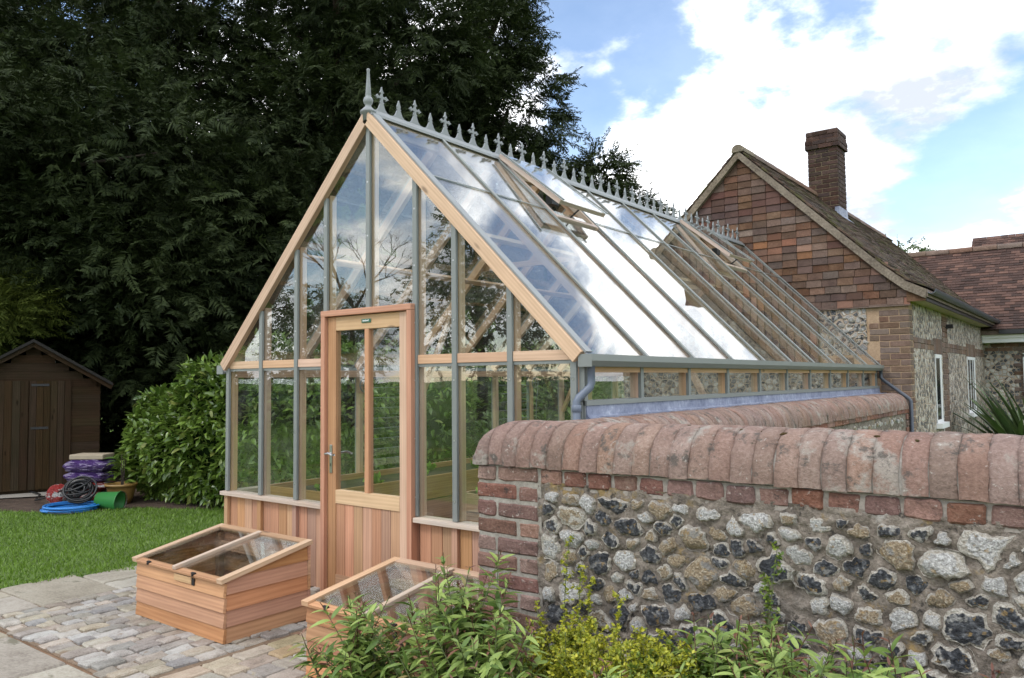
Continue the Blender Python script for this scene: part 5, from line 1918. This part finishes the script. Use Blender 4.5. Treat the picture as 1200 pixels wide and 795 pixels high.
def hedge():
    m = MB()
    bm = bmesh.new()
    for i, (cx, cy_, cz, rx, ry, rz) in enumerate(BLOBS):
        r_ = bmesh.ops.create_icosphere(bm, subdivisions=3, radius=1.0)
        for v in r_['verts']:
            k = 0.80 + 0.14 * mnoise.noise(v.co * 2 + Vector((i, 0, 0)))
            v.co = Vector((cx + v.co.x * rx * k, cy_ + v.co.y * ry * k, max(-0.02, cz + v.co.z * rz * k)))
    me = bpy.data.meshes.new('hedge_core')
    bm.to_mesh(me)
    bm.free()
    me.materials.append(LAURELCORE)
    mobj('dark_filler', me, HEDGE)  # added dark hull behind the leaves, blocks the view through the hedge
    B = np.array(BLOBS)
    Ps, Ns = [], []
    for i, b in enumerate(B):
        n = 7500 if i < 5 else 2600
        u = RNG.normal(size=(n, 3))
        u /= np.linalg.norm(u, axis=1, keepdims=True)
        bump = 1 + 0.13 * np.sin(u[:, 0] * 6 + i) * np.sin(u[:, 2] * 7 + 2 * i) + 0.08 * np.sin(u[:, 1] * 11 + i)
        k = RNG.uniform(0.82, 1.04, n) * bump
        p = b[:3] + u * b[3:] * k[:, None]
        ok = p[:, 2] > 0.02
        for j, c in enumerate(B):
            if j != i:
                ok &= (((p - c[:3]) / (c[3:] * 0.86)) ** 2).sum(1) > 1
        Ps.append(p[ok])
        Ns.append((u / b[3:])[ok])
    P, N = np.concatenate(Ps), np.concatenate(Ns)
    # drop leaves on the far side of the hedge
    vis = ((np.array(CAM)[None] - P) * N).sum(1) > -0.25 * np.linalg.norm(np.array(CAM)[None] - P, axis=1) * np.linalg.norm(N, axis=1)
    P, N = P[vis], N[vis]
    N /= np.linalg.norm(N, axis=1, keepdims=True)
    n = len(P)
    D = N * 0.55 + RNG.normal(size=(n, 3)) * 0.55 + np.array([0, 0, 0.1])
    L = RNG.uniform(0.075, 0.135, n)
    roll = RNG.normal(0, 0.5, n)
    dist = np.linalg.norm(P - np.array(CAM)[None], axis=1) - 0.25 * P[:, 2]
    # the ones that show largest, just outside the left of the greenhouse
    key = np.where((P[:, 0] > -5.6) & (P[:, 0] < -3.9) & (P[:, 2] > 0.1), dist, 99)
    o = np.argsort(key)
    big = o[:300]
    rest = o[300:]
    shp = leaf_shape(4, 0.20, 0.35, 0.22)
    me = np_mesh('leaf', shp[0], shp[1], LAUREL, True)
    leaf_objects('leaf', me, HEDGE, P[big], D[big], L[big], roll[big])
    V, F = many_leaves(shp, P[rest], D[rest], L[rest], roll[rest])
    mobj('foliage', np_mesh('foliage', V, F, LAUREL, True), HEDGE, kind='stuff')


hedge()


# --- conifers
def spray_mesh(name, mat, ell, nspray, k=30, ln=(0.30, 0.60), wleaf=0.034, droop=0.25, shell=(0.5, 1.04), seed=0, zmin=0.3, cull=None):
    rg = np.random.default_rng(seed)
    E_ = np.array(ell, float)
    area = (E_[:, 3] * E_[:, 5] + E_[:, 4] * E_[:, 5] + E_[:, 3] * E_[:, 4])
    pick = rg.choice(len(E_), nspray, p=area / area.sum())
    u = rg.normal(size=(nspray, 3))
    u /= np.linalg.norm(u, axis=1, keepdims=True)
    rr = rg.uniform(shell[0], shell[1], nspray) ** 0.6
    lump = 1 + 0.16 * np.sin(u[:, 0] * 5 + pick * 1.3) * np.sin(u[:, 2] * 6 + pick * 2.1) + 0.1 * np.sin(u[:, 1] * 9 + pick)
    P = E_[pick, :3] + u * E_[pick, 3:] * (rr * lump)[:, None]
    ok = P[:, 2] > zmin
    if cull is not None:
        ok &= cull(P, u)
    P, u = P[ok], u[ok]
    n = len(P)
    D = u * np.array([1, 1, 0.45]) + rg.normal(size=(n, 3)) * 0.38 + np.array([0, 0, -droop])
    d, s, nn = rot_frames(D, rg.normal(0, 0.6, n))
    L = rg.uniform(ln[0], ln[1], n)
    t = (np.arange(k) + 0.5) / k
    side = np.where(np.arange(k) % 2 == 0, 1.0, -1.0)
    base = P[:, None] + d[:, None] * (L[:, None] * t)[..., None]
    reach = (L[:, None] * (0.30 * (1 - 0.7 * t))[None]) * rg.uniform(0.6, 1.25, (n, k))
    lv = s[:, None] * (side[None] * reach)[..., None] + d[:, None] * (reach * 0.75)[..., None] + nn[:, None] * (reach * rg.normal(0, 0.35, (n, k)))[..., None]
    lv[..., 2] -= reach * 0.25
    wv = np.cross(lv, nn[:, None] + 0.4 * rg.normal(size=(n, k, 3)))
    wv /= np.linalg.norm(wv, axis=2, keepdims=True) + 1e-9
    V = np.stack([base - wv * wleaf * 0.5, base + lv * 0.35 + wv * wleaf * 0.6, base + lv], 2)
    return np_mesh(name, V.reshape(-1, 3), np.arange(n * k * 3).reshape(-1, 3), mat)


def limbs(base, height, r0, spots, seed, name='limb', parent=None, trunk_lean=(0, 0)):
    rnd = random.Random(seed)
    bx_, by_, bz_ = base
    pts = []
    for i in range(9):
        f = i / 8
        pts.append((bx_ + trunk_lean[0] * f + 0.12 * math.sin(f * 5 + seed), by_ + trunk_lean[1] * f + 0.1 * math.cos(f * 4 + seed), bz_ + height * f))
    MB().tube(pts, [r0 * (1 - 0.85 * i / 8) for i in range(9)], 10).build('trunk', BARK, parent, smooth=True)
    for tgt in spots:
        f = min(0.9, max(0.12, (tgt[2] - bz_) / height * rnd.uniform(0.55, 0.85)))
        j = int(f * 8)
        a = Vector(pts[j]).lerp(Vector(pts[j + 1]), f * 8 - j)
        b = Vector(tgt)
        mid = a.lerp(b, 0.5) + Vector((rnd.uniform(-0.2, 0.2), rnd.uniform(-0.2, 0.2), 0.35 * rnd.random()))
        rr = r0 * 0.32
        MB().tube([a, a.lerp(mid, 0.6), mid, mid.lerp(b, 0.6), b], [rr, rr * 0.8, rr * 0.6, rr * 0.4, rr * 0.15], 6).build(name, BARK, parent, smooth=True)


def conifer(label, base, height, ell, nspray, mat=YEW, seed=1, name='yew_tree', r0=0.28, cat='tree', group='dark evergreen trees behind the greenhouse', **kw):
    t = thing(name, label, cat, base, group)
    limbs(base, height * 0.92, r0, [(e[0] + random.uniform(-0.3, 0.3) * e[3], e[1] + random.uniform(-0.3, 0.3) * e[4], e[2]) for e in ell], seed, parent=t)
    o = mobj('crown', spray_mesh('crown', mat, ell, nspray, seed=seed, **kw), t)
    return t


def lumps(cx, cy_, z0, z1, r, n, seed, top=0.35):
    """crown of overlapping lobes, narrowing to the top"""
    rnd = random.Random(seed)
    out = []
    for i in range(n):
        f = (i + 0.5) / n
        z = z0 + (z1 - z0) * f
        rad = r * (1 - (1 - top) * f ** 1.4)
        a = i * 2.4 + rnd.uniform(-0.5, 0.5)
        q = rad * rnd.uniform(0.35, 0.62)
        s = rad * rnd.uniform(0.62, 0.85)
        out.append((cx + q * math.cos(a), cy_ + q * math.sin(a), z, s, s, s * rnd.uniform(0.7, 0.95)))
    return out


random.seed(77)
conifer('broad dark yew tree standing directly behind the garden shed', (-10.4, 4.2, 0), 10.5, lumps(-10.4, 4.2, 2.4, 10.2, 3.2, 13, 1), 9500, seed=1)
conifer('tall dark yew tree rising behind the laurel hedge', (-7.6, 6.2, 0), 11.5, lumps(-7.6, 6.2, 2.0, 11.2, 3.0, 14, 2), 9500, seed=2)
conifer('dark evergreen whose ragged right edge meets the sky', (-6.95, 9.3, 0), 11.0, lumps(-6.95, 9.3, 1.8, 10.6, 2.2, 14, 3, 0.5), 9500, seed=3)
conifer('shorter evergreen with drooping branches just above the ridge cresting', (-4.7, 10.4, 0), 6.0, lumps(-4.9, 10.2, 1.6, 5.6, 1.4, 8, 4, 0.45) + [(-3.75, 10.1, 4.7, 0.75, 0.5, 0.28), (-3.2, 9.9, 4.35, 0.5, 0.4, 0.2), (-4.3, 10.1, 5.5, 0.6, 0.6, 0.5)], 4200, seed=4, r0=0.16)
conifer('farther dark evergreen filling the gap between the yews', (-12.5, 9.5, 0), 12.0, lumps(-12.0, 9.5, 2.0, 12.5, 3.6, 14, 5), 7500, seed=5)
conifer('dark yew at the left edge spreading over the shed', (-12.3, -0.3, 0), 10.0, lumps(-11.6, -0.3, 3.4, 9.6, 3.0, 11, 8) + [(-9.6, 1.0, 3.9, 1.5, 1.4, 0.75), (-8.6, 2.0, 3.6, 1.5, 1.4, 0.7), (-9.2, 0.2, 5.2, 1.6, 1.5, 0.9), (-8.2, 2.6, 5.0, 1.7, 1.6, 1.0), (-7.6, 2.6, 3.1, 1.2, 1.2, 0.6)], 9000, seed=8)
conifer('low dark evergreen undergrowth between the shed and the hedge', (-6.6, 4.6, 0), 3.0, [(-7.6, 3.9, 1.0, 1.2, 1.0, 1.2), (-6.4, 4.2, 1.1, 1.2, 1.0, 1.3), (-5.4, 4.6, 1.3, 1.1, 1.0, 1.4), (-4.9, 6.2, 1.4, 1.1, 1.1, 1.5), (-4.6, 8.0, 1.5, 1.0, 1.2, 1.6), (-8.9, 3.8, 1.2, 1.2, 1.0, 1.4), (-10.4, 2.6, 1.2, 1.2, 1.2, 1.5), (-6.0, 3.6, 0.6, 0.9, 0.7, 0.8)], 6500, seed=9, name='evergreen_undergrowth', r0=0.1, wleaf=0.055, zmin=0.02, cat='shrub', group=None)
conifer('distant dark conifer closing the left edge of the view', (-16.0, 3.5, 0), 14.0, lumps(-15.2, 3.5, 2.0, 14.0, 3.8, 14, 18), 6000, seed=18, wleaf=0.05, ln=(0.45, 0.8))
conifer('yellowish green conifer bough hanging over the shed at the left', (-9.4, -0.6, 0), 4.2, [(-8.9, 0.3, 2.75, 0.75, 0.6, 0.35), (-8.4, 0.75, 2.45, 0.6, 0.5, 0.28), (-9.4, -0.2, 2.9, 0.8, 0.7, 0.5), (-8.6, 0.1, 2.3, 0.6, 0.5, 0.25)], 1500, mat=YEWGOLD, seed=6, name='golden_conifer', r0=0.12, group=None, wleaf=0.022)

# --- leafy trees beyond the house and on the far side of the garden (mirrored in the gable glass)
BROAD = m_leaf('broad_leaf', (0.03, 0.06, 0.012), (0.09, 0.14, 0.03), rough=0.45, trans=0.3, scale=1.0)
conifer('small leafy treetop showing above the roof beside the chimney', (-1.2, 23.5, 0), 6.2, [(-1.1, 23.5, 5.15, 0.75, 0.7, 0.45), (-1.5, 23.6, 4.7, 0.9, 0.8, 0.5)], 420, mat=BROAD, seed=7, name='leafy_tree', r0=0.15, group=None, k=12, wleaf=0.07)
for i, (x, y, h, r, lab) in enumerate(((-13.2, -17.0, 8.0, 2.3, 'round leafy tree mirrored in the right gable panes'), (-10.6, -19.5, 7.2, 1.9, 'smaller leafy tree mirrored beside the round one in gable glass'),
                                       (-19.5, -15.5, 5.0, 2.2, 'bushy tree mirrored low in the left gable panes'), (-5.2, -18.5, 6.5, 2.4, 'leafy tree mirrored in the gable pane nearest the downpipe'))):
    conifer(lab, (x, y, 0), h, lumps(x, y, h * 0.35, h * 0.92, r, 8, 20 + i, 0.6), 1500, mat=BROAD, seed=20 + i, name='leafy_tree', r0=0.2, group='trees across the garden', k=12, wleaf=0.08)


def bare_tree(label, base, h, seed):
    t = thing('bare_tree', label, 'tree', base, 'trees across the garden')
    rnd = random.Random(seed)
    tw = MB()
    MB().tube([base, (base[0], base[1], h * 0.35)], [0.16, 0.12], 8).build('trunk', BARK, t)

    def grow(p, d, L, r, lev):
        q = p + d * L
        tw.tube([p, p.lerp(q, 0.5) + Vector((rnd.uniform(-1, 1), rnd.uniform(-1, 1), 0)) * L * 0.06, q], [r, r * 0.8, r * 0.6], 5, caps=False)
        if lev == 0:
            return
        for _ in range(3 if lev > 1 else 4):
            nd = (d + Vector((rnd.gauss(0, 0.5), rnd.gauss(0, 0.5), rnd.gauss(0.12, 0.3)))).normalized()
            grow(q, nd, L * rnd.uniform(0.62, 0.85), r * 0.55, lev - 1)
    grow(Vector((base[0], base[1], h * 0.33)), Vector((0.05, 0, 1)), h * 0.22, 0.10, 5)
    tw.build('branches', BARK, t, kind='stuff')


bare_tree('bare branched tree mirrored above the door in gable glass', (-14.6, -12.6, 0), 6.6, 3)
bare_tree('bare branched tree mirrored in the panes left of the door', (-19.5, -12.0, 0), 6.0, 5)


def far_hedge():
    ell = [(-30 + 3.0 * i, -24 + 5 * math.sin(i * 0.9) + (6 if i < 4 else 0), 0.8, 2.2, 1.6, 1.4 + 0.4 * math.sin(i * 2.1)) for i in range(12)]
    o = mobj('far_hedgerow', spray_mesh('far_hedgerow', BROAD, ell, 5000, k=10, wleaf=0.12, seed=50, zmin=0.0), kind='stuff')
    o['label'] = 'low hedgerow across the garden, mirrored in the gable glass'


far_hedge()

# --- plant in the ochre pot
shp = leaf_shape(4, 0.17, 0.35, 0.25)
n = 46
a = RNG.uniform(0, 2 * np.pi, n)
Pp = np.stack([-5.50 + 0.06 * np.cos(a), 1.08 + 0.06 * np.sin(a), RNG.uniform(0.21, 0.55, n)], 1)
Dp = np.stack([np.cos(a), np.sin(a), RNG.uniform(-0.2, 0.7, n)], 1)
leaf_objects('leaf', np_mesh('pot_leaf', shp[0], shp[1], LAUREL, True), pt, Pp, Dp, RNG.uniform(0.10, 0.17, n), RNG.normal(0, 0.3, n))
for q in range(3):
    MB().tube([(-5.50 + 0.02 * q, 1.08, 0.20), (-5.52 + 0.05 * q, 1.09, 0.58)], [0.007, 0.004], 5).build('stem', BARK, pt)

# --- phormium by the house
PHORM = m_leaf('phormium_leaf', (0.035, 0.07, 0.022), (0.12, 0.17, 0.06), rough=0.4, trans=0.15, scale=3)
PH = thing('phormium', 'spiky sword leaved phormium clump by the flint side wall', 'plant', (2.85, 9.7, 0))
shpP = leaf_shape(6, 0.035, 0.5, 0.32)
n = 95
a = RNG.uniform(0, 2 * np.pi, n)
lean = RNG.uniform(0.08, 0.9, n)
Pp = np.stack([2.85 + RNG.normal(0, 0.09, n), 9.7 + RNG.normal(0, 0.09, n), np.full(n, 0.04)], 1)
Dp = np.stack([np.cos(a) * lean, np.sin(a) * lean, np.full(n, 1.0)], 1)
leaf_objects('leaf', np_mesh('phormium_leaf', shpP[0], shpP[1], PHORM), PH, Pp, Dp, RNG.uniform(0.85, 1.5, n), RNG.normal(0, 0.4, n))
MB().lathe((2.85, 9.7, -0.05), [(0.0, 0), (0.2, 0.0), (0.14, 0.10), (0.0, 0.15)], 10).build('crown_base', PHORM, PH)

# --- foreground shrubs with lance shaped leaves and red young tips
LANCE = m_leaf('lance_leaf', (0.10, 0.175, 0.034), (0.33, 0.43, 0.11), rough=0.45, trans=0.25, scale=7, vary=0.65, tip=((0.24, 0.20, 0.07), 0.965))
YOUNG = m_leaf('young_leaf', (0.10, 0.035, 0.025), (0.22, 0.10, 0.06), rough=0.45, trans=0.25, scale=7, vary=0.6)
STEM = m_plain('green_stem', (0.10, 0.12, 0.045), 0.6, 0.3, 20)
REDSTEM = m_plain('red_stem', (0.13, 0.055, 0.04), 0.6, 0.3, 20)
LSH = [leaf_shape(5, wd, 0.35, dr) for wd, dr in ((0.12, 0.30), (0.135, 0.12), (0.11, 0.45))]
LME = [np_mesh('leaf', s_[0], s_[1], LANCE, True) for s_ in LSH]
YME = [np_mesh('young_leaf', s_[0], s_[1], YOUNG, True) for s_ in LSH]


def lance_shrub(label, c, spread, nst, hz, seed, lean=(0, 0), lmax=0.095, red=0.10, gap=0.030):
    rnd = random.Random(seed)
    rg = np.random.default_rng(seed)
    t = thing('lance_leaved_shrub', label, 'plant', (c[0], c[1], 0.012), 'leafy shrubs in front of the flint wall')
    P, D, L, Y = [], [], [], []
    for sidx in range(nst):
        b = Vector((c[0] + rnd.gauss(0, spread * 0.4), c[1] + rnd.gauss(0, spread * 0.3), 0.0))
        h = rnd.uniform(*hz)
        tip = Vector((c[0] + lean[0] + rnd.uniform(-spread, spread), c[1] + lean[1] + rnd.uniform(-spread, spread) * 0.7, h))
        tip.y = min(tip.y, -0.93)
        mid = b.lerp(tip, 0.55) + Vector((rnd.gauss(0, 0.02), rnd.gauss(0, 0.02), h * 0.08))
        pts = []
        for i in range(9):
            f = i / 8
            pts.append(b * (1 - f) ** 2 + mid * 2 * f * (1 - f) + tip * f * f)
        MB().tube(pts, [0.0036 - 0.0022 * i / 8 for i in range(9)], 5).build('stem', REDSTEM if rnd.random() < 0.4 else STEM, t, smooth=True)
        s = 0.06 * h
        tot = sum((pts[i + 1] - pts[i]).length for i in range(8))
        ph = rnd.uniform(0, 3.14)
        while s < tot:
            f = s / tot
            i = min(7, int(f * 8))
            p = pts[i].lerp(pts[i + 1], f * 8 - i)
            ax = (pts[i + 1] - pts[i]).normalized()
            o = ax.orthogonal().normalized()
            o = Matrix.Rotation(ph, 3, ax) @ o
            sz = lmax * (0.55 + 0.65 * math.sin(math.pi * min(0.98, 0.22 + 0.70 * f))) * rnd.uniform(0.75, 1.15)
            if f > 0.93:
                sz *= 0.5
            for sg in (1, -1):
                if rnd.random() < 0.93:
                    upk = 0.35 + 0.9 * max(0, f - 0.75) * 4 * 0.5
                    D.append(tuple(o * sg + ax * upk + Vector((rnd.gauss(0, 0.18), rnd.gauss(0, 0.18), rnd.gauss(0, 0.15)))))
                    P.append(tuple(p))
                    L.append(sz)
                    Y.append(f > 0.95 or rnd.random() < red * 0.35)
            ph += 1.57 + rnd.uniform(-0.2, 0.2)
            s += gap * rnd.uniform(0.8, 1.3)
    P, D, L, Y = np.array(P), np.array(D), np.array(L), np.array(Y)
    roll = rg.normal(0, 0.35, len(P))
    dist = np.linalg.norm(P - np.array(CAM), axis=1) / L
    o = np.argsort(dist)
    big, rest = o[:240], o[240:]
    for msk, mes, nm in ((~Y, LME, 'leaf'), (Y, YME, 'young_leaf')):
        q = big[msk[big]]
        if len(q):
            leaf_objects(nm, mes, t, P[q], D[q], L[q], roll[q])
        q = rest[msk[rest]]
        if len(q):
            V, F = many_leaves(LSH[0], P[q], D[q], L[q], roll[q])
            mobj('foliage' if nm == 'leaf' else 'young_foliage', np_mesh('foliage', V, F, LANCE if nm == 'leaf' else YOUNG, True), t, kind='stuff')


lance_shrub('leafy shrub with reddish tips overhanging the right cold frame', (1.52, -1.42), 0.25, 36, (0.32, 0.57), 1, lmax=0.086, gap=0.025)
lance_shrub('tallest leafy shrub with red tips before the brick quoins', (1.84, -1.22), 0.22, 36, (0.44, 0.75), 2, lmax=0.086, gap=0.025)
lance_shrub('dense leafy shrub between the quoins and the yellow bush', (2.06, -1.40), 0.24, 38, (0.42, 0.61), 3, lmax=0.086, gap=0.025)
lance_shrub('leafy shrub at the bottom edge in front of the yellow bush', (2.42, -1.55), 0.22, 22, (0.40, 0.52), 6, lmax=0.08, gap=0.026)
lance_shrub('leafy shrub with red shoots against the flints right of the yellow bush', (2.98, -1.20), 0.25, 46, (0.48, 0.70), 4, lmax=0.082, gap=0.025)
lance_shrub('leafy shrub low in the bed right of the red shoots', (3.18, -1.28), 0.22, 38, (0.52, 0.69), 7, lmax=0.08, gap=0.026)
lance_shrub('leafy shrub filling the gap right of the lime green bush', (2.74, -1.42), 0.18, 24, (0.44, 0.57), 8, lmax=0.08, gap=0.026)
lance_shrub('leafy red tinged shoots at the bottom right corner before the flints', (3.42, -1.24), 0.22, 24, (0.54, 0.70), 5, red=0.5, lmax=0.085)

GOLD = m_leaf('golden_small_leaf', (0.13, 0.19, 0.02), (0.54, 0.51, 0.045), rough=0.45, trans=0.25, scale=9, vary=0.5)
LIME = m_leaf('lime_small_leaf', (0.06, 0.12, 0.02), (0.26, 0.33, 0.045), rough=0.45, trans=0.25, scale=9, vary=0.5)


def small_bush(label, c, spread, nst, hz, mat, seed, extra=()):
    rnd = random.Random(seed)
    rg = np.random.default_rng(seed)
    t = thing('euonymus_bush', label, 'bush', (c[0], c[1], 0.012), 'small leaved bushes in front of the flint wall')
    P, D = [], []
    tips = []
    for sidx in range(nst):
        h = rnd.uniform(*hz)
        tips.append((Vector((c[0] + rnd.uniform(-spread, spread), min(-0.93, c[1] + rnd.uniform(-spread, spread) * 0.55), h)), Vector((c[0] + rnd.gauss(0, 0.06), c[1] + rnd.gauss(0, 0.05), 0.0))))
    for e in extra:
        tips.append((Vector(e), Vector((c[0], c[1], 0.0)).lerp(Vector((e[0], e[1], 0)), 0.7)))
    for tip, b in tips:
        mid = b.lerp(tip, 0.5) + Vector((rnd.gauss(0, 0.03), rnd.gauss(0, 0.03), 0.06))
        pts = [b * (1 - f) ** 2 + mid * 2 * f * (1 - f) + tip * f * f for f in np.linspace(0, 1, 9)]
        MB().tube(pts, [0.004 - 0.0028 * i / 8 for i in range(9)], 5).build('stem', STEM, t)
        for f in np.arange(0.22, 1.0, 0.035):
            i = min(7, int(f * 8))
            p = pts[i].lerp(pts[i + 1], f * 8 - i)
            a_ = rnd.uniform(0, 6.28)
            td = Vector((math.cos(a_), math.sin(a_), rnd.uniform(0.2, 1.0))).normalized()
            tl = rnd.uniform(0.025, 0.075) * (1.15 - 0.6 * f)
            for q in np.arange(0.1, 1.0, 0.14):
                for sg in range(2):
                    P.append(tuple(p + td * tl * q))
                    D.append((rnd.gauss(0, 1), rnd.gauss(0, 1), rnd.gauss(0.3, 0.7)))
    P, D = np.array(P), np.array(D)
    V, F = many_leaves(leaf_shape(3, 0.30, 0.3, 0.1), P, D, rg.uniform(0.010, 0.019, len(P)), rg.normal(0, 0.6, len(P)))
    mobj('foliage', np_mesh('foliage', V, F, mat, True), t, kind='stuff')


small_bush('bright yellow small leaved bush before the flint wall', (2.58, -1.20), 0.27, 120, (0.40, 0.57), GOLD, 1, [(2.40, -0.98, 0.62)])
small_bush('yellow sprigged bush with tall shoots between quoins and yellow bush', (2.24, -1.12), 0.14, 34, (0.36, 0.56), GOLD, 2, [(2.17, -0.95, 0.80), (2.22, -0.95, 0.70), (2.27, -0.95, 0.66)])
small_bush('lime green small leaved bush right of the yellow bush', (2.82, -1.22), 0.20, 60, (0.40, 0.56), LIME, 3, [(2.98, -0.95, 0.86), (2.95, -0.95, 0.76)])
